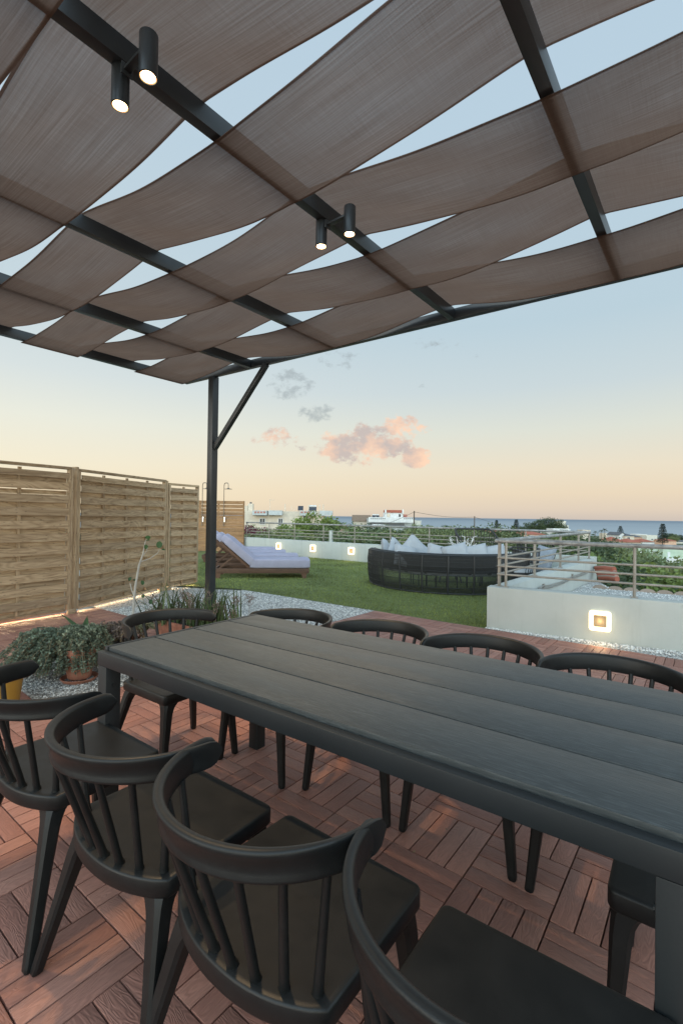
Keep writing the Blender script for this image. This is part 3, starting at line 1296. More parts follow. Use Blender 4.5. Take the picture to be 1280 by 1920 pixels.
# wall lamps
def wall_lamp(c, X, N, label, size=.215):
    t = wthing('wall_lamp', label, 'wall lamp', c, 'square wall lamps glowing warm')
    Z = UPZ
    def ringpts(h, r, d):
        pts = []
        for cx, cy, a0 in ((h - r, h - r, 0), (-h + r, h - r, 90), (-h + r, -h + r, 180), (h - r, -h + r, 270)):
            for k in range(6):
                tt = R(a0 + 90 * k / 5)
                pts.append(c + X * (cx + r * math.cos(tt)) + Z * (cy + r * math.sin(tt)) + N * d)
        return pts
    h = size / 2
    mb = MB()
    mb.rings([ringpts(h, .03, .001), ringpts(h, .03, .030), ringpts(h - .004, .028, .036), ringpts(h - .040, .014, .036), ringpts(h - .044, .012, .030), ringpts(h - .044, .012, .012)], True, False)
    mb.build('diffuser', 'ring', t, smooth=True, angle=50)
    mb = MB()
    mb.rings([ringpts(h - .046, .012, .002), ringpts(h - .046, .012, .026), ], True, True)
    mb.build('plate', 'lamp_plate', t)
    li = bpy.data.lights.new('lamp_glow', 'POINT')
    li.energy = .95
    li.color = (1, .72, .40)
    li.shadow_soft_size = .06
    lo_ = bpy.data.objects.new('lamp_glow', li)
    col.objects.link(lo_)
    lo_.parent = t
    lo_.location = N * .24 - UPZ * .14
    li2 = li.copy()
    li2.energy = .42
    li2.color = (1, .66, .30)
    li2.shadow_soft_size = .03
    l2_ = bpy.data.objects.new('lamp_halo', li2)
    col.objects.link(l2_)
    l2_.parent = t
    l2_.location = N * .062
    return t


def hit_wall(px, py, P0, n):
    d = FW * FP + RT * (px - 640) + UP * (960 - py)
    o = V((0, 0, H))
    return o + d * ((P0 - o).dot(n) / d.dot(n))


n1 = V((-.5, -.866, 0))
wall_lamp(hit_wall(1124, 1164, W1a, n1) + n1 * .002, W1d, n1, 'large lit square lamp on the right white wall, nearest the deck')
n3 = V((X3.y, -X3.x, 0))
for (px, py), lb in zip(((523, 1024), (587, 1028), (659, 1033)),
                        ('small lit square lamp on the far wall, just above the lounger foot ends', 'small lit square lamp on the far wall, middle of the three',
                         'small lit square lamp on the far wall, closest to the round sofa')):
    wall_lamp(hit_wall(px, py, W3a, n3) + n3 * .002, X3, n3, lb)

# roof beyond the right wall
RZ = .05
rf = [W1a + N2 * .2 + V((.1, .1, 0)), W1a + W1d * 6, V((7.6, 7.0, 0)), V((4.95, 8.72, 0)), W2b + N2 * .19]
mb = MB()
for p in rf:
    mb.v.append(V((p.x, p.y, RZ)))
mb.face(range(len(rf)))
tag(mb.build('roof_gravel', 'gravel'), kind='structure')


def t4():
    for _ in range(30):
        p = V((random.uniform(2, 7.3), random.uniform(4.5, 9.2), RZ))
        if inpoly(p, [V((q.x, q.y, 0)) for q in rf]):
            return p


stones('roof_gravel_stones', t4, 6000, .008, .018, 0, 'stone')
# clay tiles along the far edge of that roof
E0, E1 = V((4.72, 8.95, 0)), V((7.9, 6.9, 0))
XE = (E1 - E0).normalized()
NE = V((-XE.y, XE.x, 0))
te = wthing('tiled_eave', 'row of lichen stained clay roof tiles edging the gravel roof', 'roof tiles', E0)
nT = 14
for k in range(nT):
    mb = MB()
    mb.rnd()
    c = E0 + XE * (.13 + k * .248)
    rs = []
    for d, rr_ in ((-.12, .128), (.38, .11)):
        z = RZ - .01 - (.0 if d < 0 else .16)
        outer = [c + NE * d + XE * (rr_ * math.cos(PI * e / 10)) + UPZ * (z + rr_ * .62 * math.sin(PI * e / 10)) for e in range(11)]
        inner = [c + NE * d + XE * ((rr_ - .014) * math.cos(PI * e / 10)) + UPZ * (z + (rr_ - .014) * .85 * math.sin(PI * e / 10)) for e in range(10, -1, -1)]
        rs.append(outer)
    mb.rings(rs)
    mb.build('tile', 'tile_lichen', te, smooth=True, angle=40)
# small terracotta roof over the corner
cn = at(1133, 1082, 9.6)
rt = wthing('tiled_roof_hip', 'small hump of red clay roof tiles beside the end of the white wall', 'roof tiles', V((cn.x, cn.y, 0)))
for k in range(8):
    mb = MB()
    a_ = at(1115 + k * 1.2, 1063.5 + k * 2.9, 9.95 - k * .03)
    b_ = at(1150 + k * .9, 1066 + k * 2.9, 9.5 - k * .03)
    n_ = random.uniform(-.012, .012)
    mb.tube([a_ + UPZ * n_, a_.lerp(b_, .5) + UPZ * (.014 + n_), b_ + UPZ * n_], [.046, .052, .056], 10)
    mb.build('tile', 'roof_red' if k % 3 else 'tile_lichen', rt, smooth=True, angle=40)
# pipes clipped to the side of wall 2
pp = thing('pipe_run', 'pair of thin grey pipes clipped along the side of the white wall', 'pipes', tuple(W1a + X2 * 2 + N2 * .22))
pp['_w'] = 1
for dz in (.0, .035):
    mb = MB()
    pts = []
    for px, py in ((1008, 1108), (1018, 1103), (1030, 1102), (1052, 1095), (1068, 1087), (1078, 1083), (1100, 1075)):
        q = hit_wall(px, py, W1a + N2 * .215, N2)
        pts.append(q + UPZ * dz)
    mb.tube(pts, .009, 8)
    mb.build('pipe', 'brass_pipe', pp, smooth=True)
for px, py in ((1018, 1103), (1072, 1083)):
    q = hit_wall(px, py, W1a + N2 * .20, N2)
    mb = MB()
    mb.box(q + UPZ * .02, (.05, .03, .09), (X2, N2, UPZ))
    mb.build('bracket', 'rail', pp)

# ------------------------------------------------------------------ shower screen and showers
S1 = V((-3.42, 16.75, 0))
S0 = V((-5.9, 16.9, 0))
XS = (S1 - S0).normalized()
NS = V((XS.y, -XS.x, 0))
LS = (S1 - S0).length
scn = wthing('shower_screen', 'brown horizontal board screen behind the loungers', 'screen', (S0 + S1) / 2)
mb = MB()
z = .02
rows = 15
for r in range(rows):
    mb.rnd()
    h = .112
    gap = .003 if r < 10 else (.010 if r < 12 else .022)
    mb.box((S0 + S1) / 2 + V((0, 0, z + h / 2)), (LS, .02, h), (XS, -NS, UPZ))
    z += h + gap
mb.build('boards', 'cedar', scn)
for s in (.9, LS - .92, LS - .02):
    mb = MB()
    mb.rnd()
    mb.box(S0 + XS * s - NS * .03 + V((0, 0, .90)), (.05, .04, 1.80), (XS, -NS, UPZ))
    mb.build('post', 'cedar', scn)
for px, lb in ((380, 'rain shower on the board screen, its head half hidden by the pergola post'), (420, 'rain shower on the board screen, right of the pergola post')):
    d = (px - 640) / FP
    best = min(range(0, 300), key=lambda k: abs((S0 + XS * k * .01).x / (S0 + XS * k * .01).y - d))
    p = S0 + XS * best * .01 + NS * .04
    t = wthing('shower', lb, 'shower', V((p.x, p.y, 0)), 'rain showers on the screen')
    mb = MB()
    zt = 2.42
    pts = [p + V((0, 0, .9)), p + V((0, 0, zt - .12))]
    arm = XS * .19 + NS * .12
    for k in range(1, 7):
        tt = PI / 2 * k / 6
        pts.append(p + arm * (.30 * (1 - math.cos(tt))) + V((0, 0, zt - .12 + .12 * math.sin(tt))))
    pts.append(p + arm * .75 + V((0, 0, zt)))
    for k in range(1, 6):
        tt = PI / 2 * k / 5
        pts.append(p + arm * (.75 + .25 * math.sin(tt)) + V((0, 0, zt - .10 * (1 - math.cos(tt)))))
    pts.append(p + arm + V((0, 0, zt - .17)))
    mb.tube(pts, .013, 10)
    mb.build('pipe', 'copper', t, smooth=True)
    mb = MB()
    mb.lathe(p + arm + V((0, 0, zt - .22)), [(.004, .0), (.135, 0), (.135, .008), (.05, .022), (.016, .05), (.004, .055)], 24)
    mb.build('shower_head', 'copper', t, smooth=True, angle=40)
    mb = MB()
    q = p + V((0, 0, 1.20)) + XS * .05
    mb.tube([q - NS * .02, q + NS * .05], .028, 14)
    mb.bar(q + NS * .05 + UPZ * .02, q + NS * .06 - UPZ * .15, .03, .018)
    mb.build('tap', 'chrome', t, smooth=True, angle=40)

# ------------------------------------------------------------------ sun loungers
def pillow_box(mb, L, W, Th, n=14, m_=8, puff=.012):
    pass


def soft_box(mb, c, size, ax, r=.03, puff=.01, nu=14, nv=8):
    # rounded slab: superellipse cross section swept along X
    X, Y, Z = ax
    L, W, Th = size
    rs = []
    for i in range(nu + 1):
        e = i / nu
        d = min(e, 1 - e) * L
        k = 1.0
        if d < r:
            k = 1 - (1 - math.sqrt(max(0, 1 - ((r - d) / r) ** 2))) * (r / (Th / 2)) * .9
        ring = []
        for s in range(24):
            t = 2 * PI * (s + .5) / 24
            cx = math.copysign(abs(math.cos(t)) ** .12, math.cos(t))
            cz = math.copysign(abs(math.sin(t)) ** .20, math.sin(t))
            wy = W / 2 - (0 if d > r else (1 - math.sqrt(max(0, 1 - ((r - d) / r) ** 2))) * r)
            pz = Th / 2 * k + puff * math.sin(PI * e) * (1 - cx * cx)
            ring.append(c + X * (-L / 2 + L * e) + Y * cx * wy + Z * cz * pz)
        rs.append(ring)
    mb.rings(rs)


def make_lounger():
    t = thing('sun_lounger', 'x', 'sun lounger')
    # local: x along, foot at x=0 going to -2.0 (head), y across (0..+W away from camera)
    W = .72
    mb = MB()
    for y in (.02, W - .02):
        mb.rnd()
        mb.box(V((-.98, y, .155)), (1.96, .036, .10))
    for x in (-.02, -.7, -1.94):
        mb.rnd()
        mb.box(V((x, W / 2, .155)), (.04, W - .08, .09))
    for k in range(9):
        mb.rnd()
        mb.box(V((-.12 - k * .12, W / 2, .196)), (.08, W - .08, .018))
    mb.build('frame', 'teak', t, bevel=.004)
    for x in (-.09, -1.86):
        for y in (.035, W - .035):
            mb = MB()
            mb.rnd()
            rs = []
            for z, w in ((0, .10), (.06, .12), (.10, .17), (.12, .19)):
                rs.append([V((x - w / 2, y - .026, z)), V((x + w / 2 * .55, y - .026, z)), V((x + w / 2 * .55, y + .026, z)), V((x - w / 2, y + .026, z))])
            mb.rings(rs)
            mb.build('leg', 'teak', t)
    hx = -1.22
    ca, sa = math.cos(R(41)), math.sin(R(41))
    X = V((-ca, 0, sa))
    Z = V((sa, 0, ca))
    Y = V((0, 1, 0))
    mb = MB()
    for y in (.06, W - .06):
        mb.rnd()
        mb.box(V((hx, y, .20)) + X * .36, (.76, .035, .05), (X, Y, Z))
    for k in range(6):
        mb.rnd()
        mb.box(V((hx, W / 2, .205)) + X * (.06 + k * .12), (.07, W - .12, .02), (X, Y, Z))
    for y in (.10, W - .10):
        mb.rnd()
        mb.bar(V((hx, y, .20)) + X * .42, V((-1.88, y, .17)), .03, .04)
    mb.build('backrest_frame', 'teak', t, bevel=.003)
    mb = MB()
    soft_box(mb, V((-.605, W / 2, .302)), (1.24, W + .01, .19), (V((1, 0, 0)), Y, V((0, 0, 1))), .014, .004)
    mb.build('seat_mattress', 'lav', t, smooth=True, angle=60)
    mb = MB()
    soft_box(mb, V((hx, W / 2, .215)) + X * .385 + Z * .11, (.76, W + .01, .17), (X, Y, Z), .014, .006)
    mb.build('back_mattress', 'lav', t, smooth=True, angle=60)
    return t


lou = make_lounger()
for k, ((x, y), lb) in enumerate(zip(((-.66, 10.02), (-1.01, 11.15), (-1.43, 12.25), (-1.86, 13.3)),
                                     ('lavender cushioned teak sun lounger nearest, raised back beside the pergola post', 'second sun lounger from the deck, lavender mattress just behind the nearest one',
                                      'third sun lounger from the deck, only part of its lavender mattress showing', 'farthest sun lounger, next to the board screen'))):
    c = lou if k == 0 else copy_tree(lou)
    c.location = (x, y, 0)
    c.rotation_euler.z = R(7)
    tag(c, lb, 'sun lounger', 'lavender sun loungers in a row on the lawn')

# ------------------------------------------------------------------ round wicker sofa and things in it
SC = V((2.12, 9.62, 0))
SR = 1.55
sofa = wthing('round_sofa', 'large round black wicker sofa seen from behind on the lawn', 'sofa', SC)
TH0, TH1 = R(178), R(372)


def ring(t, r, z):
    return SC + V((r * math.cos(t), r * math.sin(t), z))


mb = MB()
nst = 320
for k in range(nst):
    t = TH0 + (TH1 - TH0) * k / (nst - 1)
    pts = [ring(t, SR - .03, .02), ring(t, SR + .005, .25), ring(t, SR + .015, .5), ring(t, SR, .68), ring(t, SR - .05, .72), ring(t, SR - .14, .71)]
    mb.tube(pts, .0052, 4, False)
mb.build('wicker_back', 'wicker', sofa)
mb = MB()
for z, r_ in ((.02, SR - .03), (.70, SR - .02), (.715, SR - .12)):
    mb.tube([ring(lerp(TH0, TH1, e / 40), r_, z) for e in range(41)], .014, 8)
for z, r_ in ((.12, SR - .01), (.24, SR + .005), (.34, SR + .01), (.42, SR + .015), (.50, SR + .015), (.58, SR + .012), (.64, SR)):
    mb.tube([ring(lerp(TH0, TH1, e / 40), r_, z) for e in range(41)], .005, 6)
for k in range(13):
    t = lerp(TH0, TH1, k / 12)
    mb.tube([ring(t, SR - .03, .0), ring(t, SR + .005, .25), ring(t, SR + .015, .5), ring(t, SR, .69)], .016, 8)
    mb.tube([ring(t, SR - .15, .36), ring(t, SR - .3, .33), ring(t, SR - .85, .33), ring(t, SR - .85, .0)], .014, 6)
mb.build('frame', 'wicker', sofa, smooth=True)
# dense woven ends and the inner seat shell
for ta, tb in ((TH0, TH0 + R(20)), ):
    mb = MB()
    mb.grid(lambda u, w: ring(lerp(ta, tb, u), SR + .008 - .04 * (1 - w) ** 3, .03 + .66 * w), 20, 16)
    mb.build('wicker_end', 'wicker', sofa, smooth=True)
mb = MB()


def seat_shell(u, w):
    t = lerp(TH0 + R(6), TH1 - R(3), u)
    prof = [(SR - .10, .70), (SR - .16, .52), (SR - .22, .36), (SR - .34, .30), (SR - .85, .30)]
    x = w * 4
    i = min(3, int(x))
    f = x - i
    r_ = lerp(prof[i][0], prof[i + 1][0], f)
    z_ = lerp(prof[i][1], prof[i + 1][1], f)
    return ring(t, r_, z_)


mb.grid(seat_shell, 48, 12)
mb.build('seat_shell', 'wicker', sofa, smooth=True)
mb = MB()
rs = []
for k in range(41):
    t = lerp(TH0 + R(7), TH1 - R(4), k / 40)
    rs.append([ring(t, r_, z_) for r_, z_ in ((SR - .24, .315), (SR - .84, .315), (SR - .88, .35), (SR - .88, .41), (SR - .84, .445), (SR - .26, .455), (SR - .21, .41))])
mb.rings(rs)
mb.build('seat_cushion', 'grey_cushion', sofa, smooth=True, angle=50)


def cushion(px, py, y, s, tilt, rz, label, mat='grey_cushion', cat='cushion', hgt=None):
    c = at(px, py, y)
    mb = MB()
    h = hgt or s
    N = 12
    Rm = Matrix.Rotation(rz, 3, 'Z') @ Matrix.Rotation(tilt[0], 3, 'X') @ Matrix.Rotation(tilt[1], 3, 'Y')
    for sd in (-1, 1):
        def P(u, w):
            a_, b_ = u * 2 - 1, w * 2 - 1
            pin = 1 - .10 * (1 - abs(a_) ** 2) * abs(b_) ** 4 - .10 * (1 - abs(b_) ** 2) * abs(a_) ** 4
            th_ = .085 * (max(0, (1 - a_ ** 4) * (1 - b_ ** 4))) ** .55
            wr = .010 * mnoise.noise(V((a_ * 3 + px, b_ * 3, sd)))
            p = V((a_ * s / 2 * (1 - .07 * (1 - b_ * b_) * 0 - .05 * (1 - abs(b_))), sd * (th_ + wr * (1 - max(abs(a_), abs(b_)) ** 4)), b_ * h / 2 * (1 - .05 * (1 - abs(a_)))))
            return c + Rm @ p
        mb.grid(P, N, N)
    o = mb.build('cushion', mat, smooth=True, angle=80, loc=c)
    return tag(o, label, cat, 'pale scatter cushions on the round sofa')


cushion(727, 1035, 9.75, .46, (-.35, .6), 1.2, 'pale grey cushion at the left end of the round sofa, behind another')
cushion(743, 1034, 9.35, .46, (-.35, .8), .9, 'pale grey cushion at the left end of the round sofa, tipped on a corner')
cushion(776, 1039, 9.0, .58, (-.30, .78), .15, 'largest pale cushion, standing on its corner like a tent above the sofa back')
cushion(760, 1043, 8.75, .46, (-.55, .3), .4, 'pale cushion leaning low against the tall pointed cushion')
cushion(822, 1044, 8.55, .46, (-.45, .25), .1, 'pale cushion along the sofa back, first right of the tall pointed one')
cushion(856, 1043, 8.45, .46, (-.45, -.25), -.05, 'pale cushion along the sofa back, in front of the white twigs')
cushion(892, 1044, 8.45, .46, (-.45, -.2), -.1, 'pale cushion along the sofa back, right of the white twigs')
cushion(925, 1045, 8.5, .46, (-.45, -.2), -.2, 'pale cushion along the sofa back, last before the railing corner')

sofa.scale = (1, 1, .955)
# coffee table with twigs
ctp = SC + V((.1, .25, 0))
t = wthing('coffee_table', 'low round pale table inside the round sofa', 'table', ctp)
mb = MB()
mb.lathe(ctp, [(.01, .30), (.40, .30), (.405, .31), (.40, .325), (.01, .327)], 32)
mb.build('tabletop', 'rail_white', t, smooth=True, angle=40)
for k in range(4):
    a_ = PI / 4 + PI / 2 * k
    mb = MB()
    mb.tube([ctp + V((.32 * math.cos(a_), .32 * math.sin(a_), 0)), ctp + V((.22 * math.cos(a_), .22 * math.sin(a_), .30))], .016, 8)
    mb.build('leg', 'wicker', t)
ctw = at(865, 1038, 9.9)
base = V((ctw.x, ctw.y, .327))
t = wthing('twig_ornament', 'white coral-like twigs standing on the table inside the sofa', 'ornament', base)
mb = MB()
mb.lathe(base, [(.02, 0), (.07, .002), (.085, .08), (.06, .16), (.045, .2), (.04, .2)], 20)
mb.build('vase', 'rail_white', t, smooth=True)
mb = MB()
for k in range(22):
    a_ = random.random() * 6.28
    sp = random.uniform(.1, .34)
    p0 = base + V((0, 0, .18))
    p1 = p0 + V((math.cos(a_) * sp * .5, math.sin(a_) * sp * .5, random.uniform(.1, .22)))
    p2 = p0 + V((math.cos(a_ + .5) * sp, math.sin(a_ + .5) * sp, random.uniform(.22, .42)))
    p3 = p2 + V((random.gauss(0, .05), random.gauss(0, .05), .03))
    mb.tube([p0, p1, p2, p3], [.011, .010, .008, .005], 6)
mb.build('twigs', 'rail_white', t, smooth=True)


# black wicker armchairs beyond the sofa
def make_armchair():
    t = thing('wicker_armchair', 'x', 'armchair')
    mb = MB()
    n = 26
    for k in range(n):
        e = k / (n - 1)
        a_ = lerp(R(200), R(-20), e)
        hb = .78 if .2 < e < .8 else lerp(.60, .78, min(e, 1 - e) / .2)
        c0 = V((.30 * math.cos(a_), .28 * math.sin(a_), .36))
        c1_ = V((.36 * math.cos(a_), .36 * math.sin(a_), hb))
        mb.tube([c0, (c0 + c1_) / 2 + V((math.cos(a_), math.sin(a_), 0)) * .02, c1_], .006, 5)
    mb.build('wicker_back', 'wicker', t)
    mb = MB()
    pts = []
    for k in range(25):
        e = k / 24
        a_ = lerp(R(200), R(-20), e)
        hb = .78 if .2 < e < .8 else lerp(.60, .78, min(e, 1 - e) / .2)
        pts.append(V((.36 * math.cos(a_), .36 * math.sin(a_), hb)))
    mb.tube(pts, .014, 8)
    mb.tube([V((.30 * math.cos(R(k * 15)), .28 * math.sin(R(k * 15)), .36)) for k in range(25)], .013, 8)
    mb.build('frame', 'wicker', t, smooth=True)
    mb = MB()
    mb.lathe(V((0, -.02, 0)), [(.01, .35), (.27, .35), (.29, .38), (.27, .43), (.01, .44)], 24)
    mb.build('seat_pad', 'grey_cushion', t, smooth=True)
    for a_ in (45, 135, 225, 315):
        mb = MB()
        mb.tube([V((.24 * math.cos(R(a_)), .22 * math.sin(R(a_)), .36)), V((.30 * math.cos(R(a_)), .28 * math.sin(R(a_)), 0))], .013, 8)
        mb.build('leg', 'wicker', t)
    return t


arm = make_armchair()
for k, (px, y, rz, sc_, lb) in enumerate(((893, 11.2, 0.2, 1.35, 'black wicker armchair behind the white twigs, inside the sofa ring'),
                                         (972, 8.6, -1.2, 1.0, 'black wicker armchair seen through the railing at the wall corner'),
                                         (1005, 10.3, 2.2, 1.1, 'dark wicker armchair beside the pale slanting cushion'))):
    c = arm if k == 0 else copy_tree(arm)
    c.location = ((px - 640) / FP * y, y, 0)
    c.rotation_euler.z = rz
    c.scale = (sc_, sc_, sc_)
    tag(c, lb, 'armchair', 'black wicker armchairs by the sofa')
o = cushion(1018, 1050, 9.0, .34, (-.5, .25), -.4, 'tall pale cushion slanting on a chair behind the railing', 'blue_cushion', hgt=.58)
o['group'] = 'pale scatter cushions on the round sofa'

# ------------------------------------------------------------------ pots and plants
pc = V((-2.03, 3.74, .006))
t = wthing('terracotta_pot', 'round ribbed terracotta pot with a trailing grey green plant', 'pot', pc)
mb = MB()
prof = [(x_ * .80, z_ * .92) for x_, z_ in ((.09, .0), (.105, .012), (.112, .05), (.132, .17), (.140, .215), (.158, .218), (.162, .245), (.158, .262), (.146, .264), (.138, .23), (.01, .225))]
n0 = len(mb.v)
mb.lathe(pc + V((0, 0, .02)), prof, 40)
for k, vv in enumerate(mb.v):
    ringi, s = divmod(k, 40)
    if 1 <= ringi <= 3 and s % 2:
        d = vv - pc
        mb.v[k] = V((pc.x + d.x * .97, pc.y + d.y * .97, vv.z))
mb.build('body', 'terracotta', t, smooth=True, angle=40)
mb = MB()
mb.lathe(pc, [(.01, .002), (.105, .002), (.126, .03), (.130, .032), (.133, .028), (.112, -.002)], 36, False)
mb.build('saucer', 'terracotta', t, smooth=True, angle=40)


def succulent(name, c, label, n_stem, spread, drop, up, leafL, mats, seed, cat='plant', flat=1.0, left=0.0):
    rr_ = random.Random(seed)
    t = wthing(name, label, cat, c)
    stm, lf = MB(), MB()
    for k in range(n_stem):
        a_ = rr_.random() * 6.283
        L = spread * rr_.uniform(.45, 1.0)
        dirx = math.cos(a_) - left * rr_.random()
        diry = math.sin(a_) * flat
        pts = []
        for e in range(7):
            f = e / 6
            z = up * rr_.uniform(.8, 1.2) * math.sin(min(1, f * 1.25) * PI * .55) - drop * f ** 2.4
            pts.append(c + V((dirx * L * f, diry * L * f, z)) + V((rr_.gauss(0, .012), rr_.gauss(0, .012), 0)))
        for p in pts:
            p.z = max(p.z, .02)
        stm._r = rr_.random()
        stm.tube(pts, [.004, .004, .0035, .003, .003, .0025, .002], 4, False)
        nl = 30
        for q in range(nl):
            f = .30 + .70 * (q / nl)
            x = f * 6
            i = min(5, int(x))
            p = pts[i].lerp(pts[i + 1], x - i)
            lf._r = rr_.random()
            for _ in range(3):
                d = V((rr_.gauss(0, 1), rr_.gauss(0, 1), rr_.uniform(-.1, 1.0)))
                lf.leaf(p, d, V((rr_.gauss(0, 1), rr_.gauss(0, 1), 1)), leafL * rr_.uniform(.6, 1.2), leafL * .55)
    stm.build('stems', mats[0], t, recalc=False)
    lf.build('leaves', mats[1], t, recalc=False)
    return t


succulent('trailing_plant', pc + V((-.05, 0, .25)), 'bushy grey green succulent spilling over the round terracotta pot', 300, .40, .34, .20, .027, ('dry', 'succ'), 3, flat=.62, left=.85)
succulent('cascading_succulent', pc + V((.0, .02, .26)), 'dense low mat of grey green rosettes on top of the round terracotta pot', 220, .26, .16, .17, .027, ('dry', 'succ'), 4, flat=.8, left=.2)
# upright leaves in that pot
t = wthing('leafy_sprout', 'pair of broad green leaves rising behind the succulent', 'plant', pc + V((-.02, .1, .25)))
mb = MB()
for dx, h, ln in ((-.07, .20, -.12), (.0, .19, .02), (.02, .12, .08)):
    p = pc + V((-.03, .12, .28))
    rs = []
    for e in range(7):
        f = e / 6
        w = .028 * math.sin(PI * (.12 + .86 * f))
        c = p + V((dx * f + ln * f * f, 0, h * f))
        rs.append([c + V((-w, 0, .008)), c, c + V((w, 0, .008))])
    n0 = len(mb.v)
    for r_ in rs:
        mb.v.extend(r_)
    for i in range(6):
        for k in range(2):
            q = n0 + i * 3 + k
            mb.rnd()
            mb.face((q, q + 1, q + 4, q + 3))
mb.build('leaves', 'figleaf', t, smooth=True, recalc=False)


def trough(name, c, L, W, Hh, rz, label):
    t = thing(name, label, 'planter', c, rz)
    mb = MB()
    def rect(l, w, z, r=.03):
        pts = []
        for cx, cy, a0 in ((l / 2 - r, w / 2 - r, 0), (-l / 2 + r, w / 2 - r, 90), (-l / 2 + r, -w / 2 + r, 180), (l / 2 - r, -w / 2 + r, 270)):
            for k in range(5):
                tt = R(a0 + 90 * k / 4)
                pts.append(V((cx + r * math.cos(tt), cy + r * math.sin(tt), z)))
        return pts
    mb.rings([rect(L * .9, W * .82, 0), rect(L * .96, W * .94, Hh * .8), rect(L * .97, W * .95, Hh * .84), rect(L * 1.0, W * 1.0, Hh * .85), rect(L, W, Hh), rect(L - .03, W - .03, Hh), rect(L - .04, W - .04, Hh - .05)], True, False)
    mb.build('body', 'terracotta', t, smooth=True, angle=40)
    mb = MB()
    mb.v += rect(L - .035, W - .035, Hh - .045)
    mb.face(range(20))
    mb.build('soil', 'soil', t)
    return t


rz = math.atan2(DA.y, DA.x)
tr1 = trough('terracotta_trough', (-1.905, 4.16, .006), .52, .30, .215, rz, 'rectangular terracotta planter beside the table leg')
tr2 = trough('terracotta_trough', (-1.50, 4.86, .0), .95, .30, .22, rz + .05, 'long terracotta planter behind the chair at the table head')
succulent('dry_grass_plant', V((-1.96, 4.24, .19)), 'dry brownish grassy plant in the rectangular planter', 110, .26, .10, .16, .018, ('dry', 'flower'), 5)
succulent('grey_shrub', V((-1.78, 4.30, .19)), 'small greyish shrub in the planter by the chair', 50, .16, .05, .16, .015, ('dry', 'succ'), 6)


def spiky(name, c, n, L, label, seed, spread=.5):
    rr_ = random.Random(seed)
    t = wthing(name, label, 'plant', c)
    mb = MB()
    for k in range(n):
        a_ = rr_.random() * 6.283
        b0 = c + V((rr_.gauss(0, spread * .33), rr_.gauss(0, .06), 0))
        le = L * rr_.uniform(.5, 1.05)
        lean = rr_.uniform(.08, .75)
        dv = V((math.cos(a_), math.sin(a_) * .8, 0))
        w = V((-dv.y, dv.x, 0)) * rr_.uniform(.009, .015)
        n0 = len(mb.v)
        mb._r = rr_.random()
        for e in range(6):
            f = e / 5
            p = b0 + dv * (le * lean * f ** 1.5) + V((0, 0, le * (f - lean * .35 * f * f)))
            ww = w * (1 - f ** 1.6) + w * .04
            mb.v += [p - ww, p + V((0, 0, -.004)), p + ww]
        for i in range(5):
            for s in range(2):
                q = n0 + i * 3 + s
                mb.face((q, q + 1, q + 4, q + 3))
    mb.build('leaves', 'spike', t, recalc=False)
    for k in range(9):
        fl = MB()
        b0 = c + V((rr_.gauss(0, spread * .4), rr_.gauss(0, .05), rr_.uniform(.10, .30)))
        fl._r = rr_.random()
        fl.tube([V((b0.x, b0.y, c.z)), b0], .003, 4, False)
        for q in range(70):
            d = V((rr_.gauss(0, 1), rr_.gauss(0, 1), rr_.gauss(0, 1.2)))
            fl._r = rr_.random()
            fl.leaf(b0 + d * .015, d, V((0, 1, .3)), .022, .008)
        fl.build('flower_head', 'flower', t, recalc=False)
    return t


spiky('spiky_plant', V((-1.62, 4.92, .19)), 95, .48, 'clump of sword shaped green leaves with faded flower heads beside the sapling', 11, .55)
spiky('spiky_plant', V((-1.24, 4.72, .19)), 70, .48, 'clump of sword shaped green leaves in front of the pergola post', 12, .34)
# fig sapling
bs = V((-1.915, 4.42, .18))
t = wthing('fig_sapling', 'tall bare sapling with a few round green leaves in front of the fence', 'sapling', bs)
def sp(px, py, y=4.42):
    return at(px, py, y)
mb = MB()
tr_pts = [bs, sp(250, 1150), sp(254, 1100), sp(261, 1060), sp(268, 1040), sp(273, 1015), sp(275, 1010)]
mb.tube(tr_pts, [.0135, .0125, .011, .0095, .007, .004, .002], 8)
mb.build('trunk', 'pale_bark', t, smooth=True)
br = [([sp(262, 1054), sp(282, 1047), sp(296, 1037), sp(299, 1030)], [.005, .004, .003, .002]),
      ([sp(252, 1118), sp(247, 1105), sp(244, 1093)], [.006, .0045, .003]),
      ([sp(268, 1042), sp(275, 1034), sp(277, 1026)], [.004, .003, .002]),
      ([sp(253, 1140), sp(262, 1130), sp(268, 1121)], [.004, .003, .002])]
for pts, rad in br:
    mb = MB()
    mb.tube(pts, rad, 6)
    mb.build('branch', 'pale_bark', t, smooth=True)
def roundleaf(px, py, r, nrm, dirv):
    c = sp(px, py)
    n_ = V(nrm).normalized()
    d_ = V(dirv) - n_ * V(dirv).dot(n_)
    d_.normalize()
    w_ = n_.cross(d_)
    mb = MB()
    mb.rnd()
    n0 = len(mb.v)
    for k in range(14):
        a_ = 2 * PI * k / 14
        rr_ = r * (1 + .12 * math.cos(a_))
        mb.v.append(c + d_ * rr_ * math.cos(a_) + w_ * rr_ * .82 * math.sin(a_) + n_ * .006 * math.sin(a_) ** 2)
    mb.v.append(c - n_ * .004)
    for k in range(14):
        mb.face((n0 + k, n0 + (k + 1) % 14, n0 + 14))
    mb.build('leaf', 'figleaf', t, smooth=True, recalc=False)
